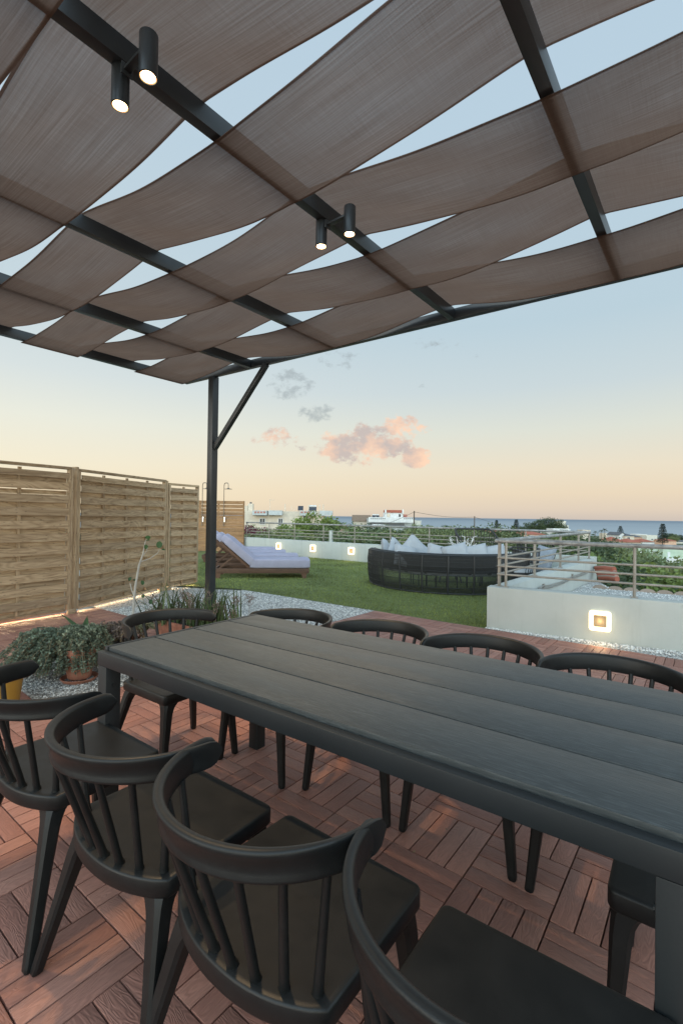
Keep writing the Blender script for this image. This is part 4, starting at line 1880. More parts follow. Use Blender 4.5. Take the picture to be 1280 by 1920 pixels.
for px, py, r, nrm, dv in ((277, 1008, .024, (.3, -1, .9), (1, 0, .2)), (274, 1025, .022, (.6, -.8, .2), (.3, 0, -1)), (299, 1022, .032, (.3, -1, .1), (0, 0, 1)),
                           (306, 1031, .016, (.1, -.5, 1), (1, 0, 0)), (244, 1086, .020, (0, -1, .5), (0, 0, 1)), (267, 1092, .022, (.8, -.6, .3), (0, 0, -1)),
                           (252, 1088, .016, (.2, -.4, 1), (1, 0, 0)), (269, 1118, .018, (0, -1, .2), (0, 0, 1)), (283, 1129, .022, (.2, -1, .2), (0, 0, 1)), (278, 1013, .016, (0, -.5, 1), (-1, 0, .3))):
    roundleaf(px, py, r, nrm, dv)
# yellow pot
yp = atz(6, 1326, 0)
t = wthing('yellow_pot', 'mustard yellow plant pot glimpsed through the chair back at the left edge', 'pot', V((yp.x, yp.y, .002)))
mb = MB()
mb.lathe(V((yp.x, yp.y, .002)), [(.09, 0), (.115, .2), (.125, .202), (.125, .225), (.115, .225), (.105, .19), (.01, .185)], 30)
mb.build('body', 'yellow', t, smooth=True, angle=40)

# ------------------------------------------------------------------ land, sea
SEA = -25.0


def ground(x, y):
    d = math.hypot(x, y)
    z = -5.6 - .0235 * max(0, d - 50)
    z += .8 * mnoise.noise(V((x * .012, y * .012, 0))) * min(1, d / 120)
    return max(z, SEA - 3)


mb = MB()
ny, nx = 70, 60


def Pl(u, w):
    y = -60 + 1010 * w ** 1.6
    x = (u * 2 - 1) * (140 + y * 1.1 if y > 0 else 140)
    return V((x, y, ground(x, y)))


mb.grid(Pl, nx, ny)
tag(mb.build('land', 'land', smooth=True), kind='structure')
mb = MB()
n = 30
for j in range(n + 1):
    y = 500 + 40000 * (j / n) ** 2.5
    for i in range(21):
        mb.v.append(V(((i / 10 - 1) * (1500 + y * 1.2), y, SEA)))
for j in range(n):
    for i in range(20):
        q = j * 21 + i
        mb.face((q, q + 1, q + 22, q + 21))
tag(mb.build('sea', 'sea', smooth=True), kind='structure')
# the terrace's own building below the parapets
mb = MB()
pts = [dk(-30, -20), dk(24, -20), V((7.0, 6.6, 0)), V((4.9, 8.5, 0)), W2b + V((.2, .1, 0)), W3a + V((-.3, .35, 0)), V((-7.5, 19, 0))]
k_ = len(pts)
mb.rings([[V((p.x, p.y, -7)) for p in pts], [V((p.x, p.y, -.03)) for p in pts]])
tag(mb.build('terrace_building', 'white_wall'), 'white building carrying the roof terrace', 'building')

# ------------------------------------------------------------------ trees
def crown_mesh(name, r, h, nclump, nleaf, leaf, mat, seed, cone=0.0, low=.35):
    rr_ = random.Random(seed)
    mb = MB()
    cl = []
    for k in range(nclump):
        while True:
            p = V((rr_.uniform(-1, 1), rr_.uniform(-1, 1), rr_.uniform(-1, 1)))
            if .25 < p.length < 1:
                break
        f = (p.z + 1) / 2
        rad = r * (1 - cone * f)
        cl.append((V((p.x * rad, p.y * rad, low * h + (p.z + 1) / 2 * h * (1 - low))), r * rr_.uniform(.22, .40) * (1 - cone * f * .8)))
    for c, s in cl:
        tone = rr_.random()
        for q in range(nleaf):
            d = V((rr_.gauss(0, 1), rr_.gauss(0, 1), rr_.gauss(0, 1))).normalized()
            p = c + V((d.x, d.y, d.z * .8)) * s * rr_.random() ** .4
            mb._r = min(1, max(0, tone * .6 + rr_.random() * .4))
            dd = V((rr_.gauss(0, 1), rr_.gauss(0, 1), rr_.gauss(0, .8)))
            mb.leaf(p, dd, V((rr_.gauss(0, 1), rr_.gauss(0, 1), rr_.gauss(0, 1))), leaf * rr_.uniform(.6, 1.3), leaf * .6)
    return mb


def make_tree(name, r, h, nclump, nleaf, leaf, mat, seed, cone=0.0, low=.35):
    t = thing(name, 'x', 'tree')
    crown_mesh('crown', r, h, nclump, nleaf, leaf, mat, seed, cone, low).build('crown', mat, t, recalc=False)
    rr_ = random.Random(seed + 50)
    mb = MB()
    mb.tube([V((0, 0, -1.5)), V((rr_.gauss(0, .1), 0, h * .25)), V((rr_.gauss(0, .2), .1, h * .55)), V((0, 0, h * .85))], [r * .10, r * .08, r * .05, r * .02], 7)
    for k in range(5):
        a_ = k * 1.3 + rr_.random()
        mb.tube([V((0, 0, h * .3)), V((math.cos(a_) * r * .4, math.sin(a_) * r * .4, h * .55)), V((math.cos(a_) * r * .75, math.sin(a_) * r * .75, h * .75))], [r * .045, r * .03, r * .01], 5)
    mb.build('trunk', 'bark', t, smooth=True)
    return t


protos = [make_tree('olive_tree', 2.3, 5.0, 42, 120, .20, 'olive', 1), make_tree('olive_tree', 2.6, 4.6, 46, 115, .21, 'olive', 2),
          make_tree('leafy_tree', 2.4, 5.3, 44, 115, .24, 'bright', 3), make_tree('dark_tree', 2.5, 5.4, 44, 115, .22, 'dark', 4)]
used = [False] * 4
G1 = 'olive and leafy trees beyond the terrace railing'
LBL = ['grey green olive tree with a loose rounded crown beyond the terrace railing', 'wide grey green olive tree with a low crown beyond the terrace railing',
       'bright green leafy tree beyond the terrace railing', 'dark green dense tree beyond the terrace railing']


def put_tree(kind, x, y, s, label=None, top=None, group=G1, rz=None):
    p = protos[kind]
    t = p if not used[kind] else copy_tree(p)
    used[kind] = True
    z = ground(x, y)
    hh = (5.0, 4.6, 5.3, 5.4)[kind]
    if top is not None:
        z = top - hh * s
    t.location = (x, y, z)
    t.scale = (s * random.uniform(.95, 1.25), s * random.uniform(.95, 1.25), s)
    t.rotation_euler.z = random.random() * 6.28 if rz is None else rz
    tag(t, label or LBL[kind], 'tree', group)
    return t


def px_tree(kind, px, ytop, D, s, label=None, group=G1):
    p = at(px, ytop, D)
    return put_tree(kind, p.x, p.y, s, label, p.z, group)


random.seed(21)
# near belt right behind the far wall, tops around the rail
for px in range(452, 930, 26):
    px_tree(random.choice((0, 0, 1, 2)), px + random.uniform(-9, 9), random.uniform(996, 1006), random.uniform(27, 36), random.uniform(.8, 1.1))
for px in range(560, 960, 30):
    px_tree(random.choice((0, 1, 1, 3)), px + random.uniform(-12, 12), random.uniform(990, 995), random.uniform(52, 74), random.uniform(1.2, 1.6))
# below the right railing
for px, yt, D, s, k in ((1090, 1034, 27, .95, 3), (1120, 1026, 36, 1.1, 3), (1128, 1046, 22, .9, 2), (1160, 1038, 26, .95, 0), (1195, 1036, 30, 1.0, 1), (1150, 1030, 40, 1.1, 0), (1172, 1047, 23, .9, 0), (1215, 1050, 25, 1.0, 1), (1190, 1058, 19, .8, 2),
                        (1250, 1062, 22, .9, 0), (1285, 1060, 24, 1.0, 1), (1222, 1070, 17, .8, 2), (1262, 1078, 16, .75, 2), (1300, 1076, 18, .9, 0), (1240, 1058, 32, .8, 3),
                        (1160, 1066, 16, .75, 3), (1110, 1012, 52, 1.2, 3), (1085, 1010, 60, 1.2, 3), (1055, 1012, 55, 1.2, 0), (1025, 1012, 60, 1.1, 2), (1145, 1024, 50, 1.2, 3), (1180, 1028, 46, 1.0, 0), (1110, 1060, 20, .8, 0), (1320, 1050, 30, 1, 0), (1350, 1070, 24, 1, 1), (1370, 1050, 32, 1, 2)):
    px_tree(k, px, yt, D, s)
# far trees over the plain
G2 = 'trees scattered over the coastal plain'
cnt = 0
LB2 = [x.replace('beyond the terrace railing', 'among far houses') for x in LBL]
while cnt < 118:
    D = 80 + 640 * random.random() ** 1.35
    px = random.uniform(600, 1330)
    x = (px - 640) / FP * D
    k = random.choice((0, 1, 3, 3, 2))
    s_ = random.uniform(.6, 1.2) * (1 + D / 1200)
    lim = 988 if px < 900 else (1001 if px < 1085 else (1028 if D < 150 else (1020 if D < 230 else 1006)))
    if px > 1085 and random.random() < .35:
        s_ *= .55
    top_ = ground(x, D) + 5 * s_
    cnt_try = globals().get('cnt_try', 0) + 1
    if 972 + (H - top_) * FP / D + (px - 640) * .0141 < lim and cnt_try < 6000:
        continue
    put_tree(k, x, D, s_, LB2[k], None, G2)
    cnt += 1
# left of building A
px_tree(2, 478, 989, 62, 1.1)
px_tree(0, 520, 992, 60, 1.2)
px_tree(2, 590, 964, 58, 1.35, 'leafy tree in front of the cream apartment block, taller than its neighbours', None)
px_tree(2, 566, 980, 56, 1.0)
px_tree(3, 612, 989, 55, 1.1)
bo = make_tree('bougainvillea', 1.9, 2.2, 24, 90, .22, 'bougain', 9, 0, .1)
p = at(474, 986, 58)
bo.location = (p.x, p.y, p.z - 2.2)
bo.scale = (1.2, 1, 1)
tag(bo, 'dark red bougainvillea in front of the cream apartment block', 'shrub')


def araucaria(px, ytop, ybot, D, label, full=1.0, seed=1):
    rr_ = random.Random(seed)
    top, bot = at(px, ytop, D), at(px, ybot, D)
    h = top.z - bot.z
    t = wthing('norfolk_pine', label, 'tree', bot, 'tiered pines near the shore')
    mb = MB()
    mb.tube([bot - UPZ * 2, top], [h * .025, h * .006], 6)
    mb.build('trunk', 'bark', t)
    cr = MB()
    tiers = 13
    for k in range(tiers):
        f = k / tiers
        z = bot.z + h * (.14 + .86 * f)
        rad = h * .27 * full * (1 - f) ** .75 + h * .02
        for b in range(9):
            a_ = b * .698 + k * .35
            for q in range(30):
                s = rr_.random() ** .6
                p = V((bot.x + math.cos(a_) * rad * s, bot.y + math.sin(a_) * rad * s, z + h * .03 * s + rr_.gauss(0, h * .008)))
                cr._r = rr_.random()
                cr.leaf(p, V((math.cos(a_) + rr_.gauss(0, .6), math.sin(a_) + rr_.gauss(0, .6), rr_.uniform(-.1, .5))), V((rr_.gauss(0, 1), rr_.gauss(0, 1), 1)), h * .05, h * .022)
    cr.build('crown', 'pine', t, recalc=False)
    return t


araucaria(930, 975, 1002, 260, 'small tiered pine left of the pergola side houses, against the sea', .75, 1)
araucaria(967, 974, 1008, 240, 'slender tiered pine beside the rounded pine clump', .8, 2)
araucaria(1162, 986, 1006, 420, 'broad tiered pine standing behind the white gabled house', 1.25, 3)
araucaria(1241, 982, 1023, 190, 'tallest tiered pine at the right, dark against the sea', .78, 4)
for k, (px, yt, s) in enumerate(((992, 981, 1.0), (1010, 976, 1.1), (1027, 972, 1.25), (1044, 975, 1.15), (978, 990, .8))):
    o = px_tree(3, px, yt, 330, 2.0 * s, ('small dark pine, left end of the pine clump', 'dark pine in the clump by the shore, second from left', 'highest dark pine crown in the clump by the shore',
                                            'dark pine in front of the pale block in the pine clump', 'low dark pine at the foot of the clump')[k], 'clump of dark pines by the shore')


def palm(px, ytop, ybot, D, label, seed):
    rr_ = random.Random(seed)
    top, bot = at(px, ytop, D), at(px, ybot, D)
    h = top.z - bot.z
    t = wthing('palm_tree', label, 'tree', bot, 'palms near the shore')
    mb = MB()
    mb.tube([bot - UPZ, top - UPZ * h * .1], [h * .05, h * .035], 6)
    mb.build('trunk', 'bark', t)
    cr = MB()
    for k in range(26):
        a_ = rr_.random() * 6.28
        el = rr_.uniform(-.3, 1.1)
        L = h * .42
        for q in range(14):
            f = q / 13
            p = top - UPZ * h * .1 + V((math.cos(a_) * L * f * math.cos(el), math.sin(a_) * L * f * math.cos(el), L * (f * math.sin(el) - .5 * f * f)))
            cr._r = rr_.random()
            cr.leaf(p, V((rr_.gauss(0, 1), rr_.gauss(0, 1), -.6)), V((0, 0, 1)), h * .09, h * .035)
    cr.build('crown', 'dark', t, recalc=False)


palm(1115, 996, 1008, 300, 'short palm right of the railing corner', 1)
palm(1126, 994, 1006, 340, 'palm with a ragged head near the shore, left of the second', 2)
palm(1133, 991, 1006, 350, 'taller palm near the shore', 3)


# ------------------------------------------------------------------ houses
def house(name, label, px0, px1, yt, yb, D, depth, wallm, roof=None, roofm='roof_red', rh=.0, wins=(), rot=0.0, door=None, group=None, cat='house', base_drop=6):
    a_, b_ = at(px0, yt, D), at(px1, yt, D)
    z1 = a_.z
    z0 = at(px0, yb, D).z
    c = (a_ + b_) / 2
    W = (b_ - a_).length
    X = V((math.cos(rot), math.sin(rot), 0))
    Y = V((-X.y, X.x, 0))
    t = wthing(name, label, cat, V((c.x, c.y, z0)), group)
    cc = V((c.x, c.y, 0)) + Y * depth / 2
    mb = MB()
    mb.box(cc + V((0, 0, (z1 + z0 - base_drop) / 2)), (W, depth, z1 - z0 + base_drop), (X, Y, UPZ))
    mb.build('wall', wallm, t)
    if roof == 'flat':
        mb = MB()
        for s, sz in (((0, -depth / 2 + .1), (W + .1, .2)), ((0, depth / 2 - .1), (W + .1, .2)), ((-W / 2 + .1, 0), (.2, depth - .4)), ((W / 2 - .1, 0), (.2, depth - .4))):
            mb.box(cc + X * s[0] + Y * s[1] + V((0, 0, z1 + .25)), (sz[0], sz[1], .5), (X, Y, UPZ))
        mb.build('roof_parapet', wallm, t)
    elif roof in ('gable', 'hip'):
        ov = .35
        mb = MB()
        hw, hd = W / 2 + ov, depth / 2 + ov
        e = z1 + .02
        r_ = z1 + rh
        ins = hd if roof == 'hip' else 0
        ins = min(ins, hw * .9)
        P_ = lambda x, y, z: cc + X * x + Y * y + V((0, 0, z))
        mb.v += [P_(-hw, -hd, e), P_(hw, -hd, e), P_(hw, hd, e), P_(-hw, hd, e), P_(-hw + ins, 0, r_), P_(hw - ins, 0, r_)]
        for f in ((0, 1, 5, 4), (2, 3, 4, 5), (1, 2, 5), (3, 0, 4), (3, 2, 1, 0)):
            mb.face(f)
        mb.build('roof', roofm, t)
    elif roof == 'gable_front':
        ov = .35
        hw, hd = W / 2 + ov, depth / 2 + ov
        P_ = lambda x, y, z: cc + X * x + Y * y + V((0, 0, z))
        mb = MB()
        r_ = z1 + rh
        mb.v += [P_(-W / 2, -depth / 2, z1), P_(W / 2, -depth / 2, z1), P_(0, -depth / 2, r_ - .15), P_(-W / 2, depth / 2, z1), P_(W / 2, depth / 2, z1), P_(0, depth / 2, r_ - .15)]
        for f in ((0, 1, 2), (3, 5, 4), (0, 2, 5, 3), (1, 4, 5, 2)):
            mb.face(f)
        mb.build('gable', wallm, t)
        mb = MB()
        for s in (-1, 1):
            mb.box(cc + X * s * hw / 2 + V((0, 0, (z1 + r_) / 2 + .05)), (math.hypot(hw, r_ - z1) + .1, 2 * hd, .12), ((X * s * hw - UPZ * (r_ - z1)).normalized(), Y, (X * s * (r_ - z1) + UPZ * hw).normalized()))
        mb.build('roof', roofm, t)
    for wx0, wx1, wyt, wyb in wins:
        p0, p1 = at(wx0, wyt, D), at(wx1, wyb, D)
        n_ = -Y
        P0 = V((c.x, c.y, 0))
        q0, q1 = hit_wall(wx0, wyt, P0, n_), hit_wall(wx1, wyb, P0, n_)
        w = abs((q1 - q0).dot(X))
        h = abs(q1.z - q0.z)
        mb = MB()
        m_ = (q0 + q1) / 2
        for dx, dz, sx, sz in ((0, h / 2, w + .16, .12), (0, -h / 2, w + .16, .12), (-w / 2, 0, .12, h), (w / 2, 0, .12, h), (0, 0, .08, h)):
            mb.box(m_ + X * dx + UPZ * dz + n_ * .04, (sx, .10, sz), (X, Y, UPZ))
        f = mb.build('window', 'house_white', t)
        mb = MB()
        mb.box(m_ + n_ * .012, (w, .02, h), (X, Y, UPZ))
        o = mb.build('pane', 'glass')
        o.parent = f
    return t, X, Y, c, W, z1


def add(t, name, mat, fn, smooth=False):
    mb = MB()
    fn(mb)
    return mb.build(name, mat, t, smooth=smooth)


# A: cream apartment block
D = 95
t, X, Y, c, W, z1 = house('apartment_block', 'long cream apartment block with chimneys and solar heaters behind the far wall', 460, 606, 957.5, 1012, D, 11, 'house_cream', None,
                          wins=((487, 497, 972, 983), (522, 530, 972, 985), (568, 578, 967, 978)))
def slabpx(x0, x1, y0, y1, d0, d1, D=D):
    def f(mb):
        a_, b_ = at(x0, y0, D), at(x1, y1, D)
        mb.box(V(((a_.x + b_.x) / 2, c.y + (d1 + d0) / 2, (a_.z + b_.z) / 2)), (abs(b_.x - a_.x), d1 - d0, abs(a_.z - b_.z)))
    return f
add(t, 'balcony', 'house_band', slabpx(475, 502, 957, 966, -1.1, -.0))
add(t, 'balcony', 'house_band', slabpx(505, 530, 957, 966, -1.1, -.0))
add(t, 'balcony', 'house_band', slabpx(563, 592, 957.5, 967, -1.1, -.0))
add(t, 'roof_slab', 'house_band', slabpx(600, 623, 957.5, 967, -1.2, 4))
add(t, 'wall', 'house_cream', slabpx(592, 607, 957.3, 1003, -.4, 6))
add(t, 'balcony_edge', 'shutter', slabpx(480, 502, 966, 966.6, -1.1, -.0))
for x in (479, 484.5, 490, 495.5, 565, 571, 576.5):
    add(t, 'screen_block', 'brick_red', slabpx(x, x + 3.6, 959, 962, -1.16, -1.0))
for (x0, x1, y0) in ((463, 472, 944), (457, 461.5, 948)):
    add(t, 'chimney', 'house_cream', slabpx(x0, x1, y0, 962 if x0 > 460 else 1000, 1, 2.2))
add(t, 'chimney_cap', 'shutter', slabpx(466, 469, 941, 944, 1.3, 1.9))
for x, y0, y1 in ((506, 936, 957), (534.5, 945, 957), (546.5, 948, 957), (551.5, 952, 957), (578.5, 947, 957), (599, 946, 957), (606, 945.5, 957)):
    def f(mb, x=x, y0=y0, y1=y1):
        a_, b_ = at(x, y0, D + 2), at(x, y1 + 1, D + 2)
        mb.tube([b_, a_], .045 if x in (506, 546.5, 551.5) else .11, 6)
    add(t, 'antenna' if x == 506 else 'roof_pipe', 'house_cream', f)
def f(mb):
    a_, b_ = at(506, 937.5, D + 2), at(515, 937.5, D + 2)
    mb.tube([a_, b_], .035, 5)
    for k in range(5):
        q = a_.lerp(b_, .2 + k * .18)
        mb.tube([q - Y * .3, q + Y * .3], .02, 4)
add(t, 'antenna_arms', 'house_cream', f)


def solar(px0, px1, y0, y1, D, label, tank=True):
    a_, b_ = at(px0, y0, D), at(px1, y1, D)
    t = wthing('solar_heater', label, 'solar heater', V(((a_.x + b_.x) / 2, a_.y, b_.z)), 'solar water heaters on the roofs')
    w = b_.x - a_.x
    h = a_.z - b_.z
    n_ = 1 if w < h * 1.6 else 2
    for k in range(n_):
        mb = MB()
        cx = a_.x + w * (k + .5) / n_
        mb.box(V((cx, a_.y, b_.z + h * .38)), (w / n_ * .9, .08, h * .85), (V((1, 0, 0)), V((0, math.sin(.8), math.cos(.8))) * -1, V((0, math.cos(.8) * .6, math.sin(.8))).normalized()))
        mb.build('panel', 'solar', t)
    if tank:
        mb = MB()
        mb.tube([V((a_.x + w * .08, a_.y + .35, a_.z - h * .2)), V((b_.x - w * .08, a_.y + .35, a_.z - h * .2))], h * .2, 10)
        mb.build('tank', 'tank', t, smooth=True, angle=40)
    mb = MB()
    for x in (a_.x + w * .15, b_.x - w * .15):
        mb.tube([V((x, a_.y + .4, b_.z - .3)), V((x, a_.y + .4, a_.z - h * .25))], .04, 5)
    mb.build('stand', 'rail', t)


solar(558, 569, 946, 957, 97, 'dark upright solar panel on the cream apartment block roof', False)
solar(578.5, 594, 947, 957.5, 97, 'solar heater with silver tank on the cream apartment block roof')
# B: white house with red roofed tower
D = 115
t, X, Y, c, W, z1 = house('white_villa', 'white villa with red roofed stair tower and balustrade before the sea', 690, 772, 972, 1000, D, 9, 'house_band', None)
add(t, 'balustrade', 'house_white', slabpx(690, 773, 969.5, 980, -1.0, -.8, D))
add(t, 'terrace_shade', 'shutter', slabpx(694, 757, 980.3, 987, -.6, .02, D))
for k in range(13):
    x = 694 + k * 3.6 if k < 8 else 756 + (k - 8) * 3.6
    add(t, 'balustrade_opening', 'shutter', slabpx(x, x + 1.8, 971.5, 973.3, -1.04, -.98, D))
add(t, 'tower', 'house_white', slabpx(722, 756, 961, 973, 1.0, 6.0, D))
add(t, 'tower_roof', 'roof_red', slabpx(723, 755, 956, 961.5, .8, 6.4, D))
for x in (722, 754.5):
    add(t, 'tower_pier', 'house_white', slabpx(x, x + 2.6, 955.5, 963, .7, 1.2, D))
add(t, 'window', 'glass', slabpx(748, 751.5, 964, 969, .9, 1.02, D))
add(t, 'door', 'house_cream', slabpx(726, 731.5, 963, 972, .9, 1.02, D))
add(t, 'chimney', 'brick_red', slabpx(757.5, 764, 964.5, 970, 1, 2, D))
solar(697, 711, 964, 971.5, 116, 'dark solar heater on the white villa terrace')
house('yellow_annex', 'low pale yellow house behind the wooden utility pole', 757, 789, 979.5, 996, 118, 8, 'house_pale', 'flat')
house('brown_roof_house', 'cream house with a sloping brown roof left of the white villa', 663, 694, 977, 992, 122, 8, 'house_cream', 'gable', 'roof_brown', 1.6)
t, *_ = house('small_white_house', 'small white house front among the trees behind the villa railing', 700, 722, 988, 1000, 100, 5, 'house_white', 'flat', wins=((704, 710, 990, 996),))
house('stone_hut', 'thatch roofed stone hut seen through the far railing', 625, 661, 1013, 1030, 40, 5, 'house_cream', 'hip', 'roof_brown', .9)
t, X, Y, c, W, z1 = house('roof_chimney_house', 'small house with a red roof and white chimney left of the villa', 636, 654, 994, 1012, 70, 5, 'house_white', 'hip', 'roof_red', .7)
solar(632, 644, 989, 995, 70, 'pair of dark solar panels on the small red roof house')
# town to the right
TG = 'houses of the coastal town'
HS = [
    ('pink_house', 'dull pink house with flat roof, left of the slender pine', 912, 957, 994, 1004, 210, 9, 'house_pink', 'flat', 'roof_red', 0, ((948, 953, 996, 1000),)),
    ('peach_house', 'peach house with shallow red roof behind the railing', 975, 1022, 1002, 1014, 150, 9, 'house_peach', 'hip', 'roof_red', 1.1, ((990, 1000, 1004, 1008),)),
    ('long_roof_house', 'long low house with red tiled roof seen through the corner railing', 936, 995, 1028, 1040, 60, 6, 'house_cream', 'hip', 'roof_red', .8, ()),
    ('pale_block', 'pale stepped block rising behind the pine clump', 1024, 1065, 986, 1000, 345, 10, 'house_pale', 'flat', 'roof_red', 0, ((1059, 1064, 987, 990),)),
    ('pale_tower', 'pale narrow block above the stepped block', 1049, 1060, 978, 990, 346, 9, 'house_pale', 'flat', 'roof_red', 0, ()),
    ('flat_white_house', 'flat white house beside the railing end, under the pine clump', 1036, 1068, 993, 1004, 280, 9, 'house_white', 'flat', 'roof_red', 0, ((1044, 1050, 996, 1000),)),
    ('cream_house', 'small cream house between palms and railing end', 1092, 1106, 995, 1003, 330, 8, 'house_cream', 'flat', 'roof_red', 0, ()),
    ('beach_house', 'low cream beach house behind the palms', 1132, 1150, 1001, 1008, 420, 8, 'house_cream', 'flat', 'roof_red', 0, ()),
    ('gable_house', 'white gabled house facing the terrace, in front of the broad pine', 1160, 1172, 1004, 1013, 260, 12, 'house_white', 'gable_front', 'roof_grey', 1.6, ()),
    ('grey_roof_house', 'white house with dark grey roof and balcony, right of the gabled house', 1171, 1188, 1005, 1016, 258, 9, 'house_cream', 'hip', 'roof_grey', 1.3, ((1175, 1180, 1007, 1011),)),
    ('cottage', 'cottage with dark roof beside the grey roofed house', 1187, 1203, 1007, 1016, 270, 9, 'house_peach', 'hip', 'roof_grey', 1.1, ()),
    ('red_roof_house', 'house under a broad red roof, front left of the gabled house', 1146, 1168, 1014, 1021, 190, 9, 'house_cream', 'hip', 'roof_red', 1.5, ()),
    ('red_roof_house', 'house under a red roof with a small chimney, right of the gabled house', 1176, 1200, 1017, 1024, 180, 9, 'house_cream', 'hip', 'roof_red', 1.3, ()),
    ('red_roof_house', 'house with a low red roof just left of the tallest pine', 1203, 1226, 1016, 1023, 200, 9, 'house_white', 'hip', 'roof_red', 1.2, ()),
    ('pale_house', 'pale two storey house left of the tallest pine', 1211, 1232, 1005, 1017, 300, 9, 'house_pale', 'flat', 'roof_red', 0, ((1220, 1223, 1010, 1013), (1226, 1229, 1010, 1013))),
    ('white_house', 'white house with a roof hut behind the cottages', 1195, 1211, 1003, 1010, 340, 9, 'house_white', 'flat', 'roof_red', 0, ()),
    ('shore_house', 'pale shore house with red roof right of the tallest pine', 1246, 1267, 1014, 1022, 240, 9, 'house_peach', 'hip', 'roof_red', 1.0, ()),
    ('shore_house', 'dark roofed shore house at the right photo edge', 1266, 1300, 1016, 1022, 300, 9, 'house_pale', 'hip', 'roof_grey', 1.0, ()),
]
for nm, lb, x0, x1, yt, yb, D, dp, wm, rf_, rm, rh, wn in HS:
    house(nm, lb, x0, x1, yt, yb, D, dp, wm, rf_, rm, rh, wn, group=TG)
# green house
D = 62
t, X, Y, c, W, z1 = house('green_house', 'pale green house with white shutters below the right railing', 1196, 1300, 1026, 1060, D, 8, 'house_green', None, wins=((1200, 1206, 1033, 1038), (1222, 1229, 1034, 1041)))
add(t, 'balcony', 'house_white', slabpx(1235, 1262, 1045, 1053, -1.5, -.02, D))
add(t, 'wall', 'house_green', slabpx(1232, 1240, 1026.5, 1060, -1.0, -.02, D))
add(t, 'door', 'house_white', slabpx(1250, 1255, 1035, 1046, -.06, -.0, D))
add(t, 'window_lintel', 'house_white', slabpx(1221, 1230, 1032.5, 1034, -.12, -.0, D))


# utility poles and wires
def pole(px, yt, yb, D, label):
    a_, b_ = at(px, yt, D), at(px, yb, D)
    t = wthing('utility_pole', label, 'pole', b_, 'wooden utility poles')
    mb = MB()
    mb.tube([b_ - UPZ * 3, a_], [.13, .085], 8)
    mb.build('shaft', 'pole_wood', t)
    mb = MB()
    for dz in (.1, .3):
        mb.tube([a_ - UPZ * dz, a_ - UPZ * dz + V((.12, -.05, .02))], .03, 6)
    mb.build('insulator', 'pole_wood', t)
    return a_ - UPZ * .15


pA = pole(776, 958, 1000, 75, 'wooden utility pole right of the white villa')
pB = pole(889, 968, 1004, 88, 'wooden utility pole rising above the railing, right of the sofa cushions')
pC = at(1010, 996, 150)
pL = at(640, 989, 66)
for p, q, lb, sg_ in ((pL, pA, 'thin black wire running left from the pole by the villa', .9), (pA, pB, 'thin black wire strung between the two utility poles', .35), (pB, pC, 'thin black wire falling right from the second utility pole', .6)):
    mb = MB()
    mb.tube([p.lerp(q, e / 16) - UPZ * sg_ * math.sin(PI * e / 16) for e in range(17)], .028, 5)
    tag(mb.build('wire', 'pole_wood', loc=p), lb, 'wire', 'utility wires')
# small boat
bp = at(884, 981, 1500)
t = wthing('boat', 'tiny dark boat far out on the sea', 'boat', V((bp.x, bp.y * 1.0, SEA)))
mb = MB()
b0 = V((bp.x, bp.y, SEA))
mb.rings([[b0 + V((-4, 0, 0)), b0 + V((-2, -1.2, 0)), b0 + V((3, -1.2, 0)), b0 + V((4, 0, 0)), b0 + V((3, 1.2, 0)), b0 + V((-2, 1.2, 0))],
          [b0 + V((-5, 0, 1.2)), b0 + V((-2.3, -1.5, 1.1)), b0 + V((3, -1.5, 1)), b0 + V((4.2, 0, 1)), b0 + V((3, 1.5, 1)), b0 + V((-2.3, 1.5, 1.1))]])
mb.build('hull', 'shutter', t)

# ------------------------------------------------------------------ sky
BACK_FILL = 3.4          # added brightening of the unseen sky behind the camera, fills camera-facing sides
SUN_AZ = V((-.90, -.43, 0)).normalized()
w = bpy.data.worlds.new('World')
sc.world = w
w.use_nodes = True
nt = w.node_tree
N, L = nt.nodes, nt.links
for x in list(N):
    N.remove(x)
out = N.new('ShaderNodeOutputWorld')
bg = N.new('ShaderNodeBackground')
L.new(bg.outputs[0], out.inputs['Surface'])
tc = N.new('ShaderNodeTexCoord')
sep = N.new('ShaderNodeSeparateXYZ')
L.new(tc.outputs['Generated'], sep.inputs[0])


def mth(op, a_, b_=0.0, c_=None, clamp=False):
    x = N.new('ShaderNodeMath')
    x.operation = op
    x.use_clamp = clamp
    for k, val in enumerate((a_, b_, c_)):
        if val is None:
            continue
        if hasattr(val, 'links'):
            L.new(val, x.inputs[k])
        else:
            x.inputs[k].default_value = val
    return x.outputs[0]


def rampw(fac, stops):
    r = N.new('ShaderNodeValToRGB')
    e = r.color_ramp.elements
    while len(e) < len(stops):
        e.new(.5)
    for k, (p, c_) in enumerate(stops):
        e[k].position = p
        e[k].color = srgb(*c_)
    L.new(fac, r.inputs[0])
    return r.outputs[0]


def mixw(fac, a_, b_, mode='MIX'):
    x = N.new('ShaderNodeMix')
    x.data_type = 'RGBA'
    x.blend_type = mode
    for sock, val in ((x.inputs[0], fac), (x.inputs[6], a_), (x.inputs[7], b_)):
        if hasattr(val, 'links'):
            L.new(val, sock)
        elif isinstance(val, (int, float)):
            sock.default_value = val
        else:
            sock.default_value = val
    return x.outputs[2]


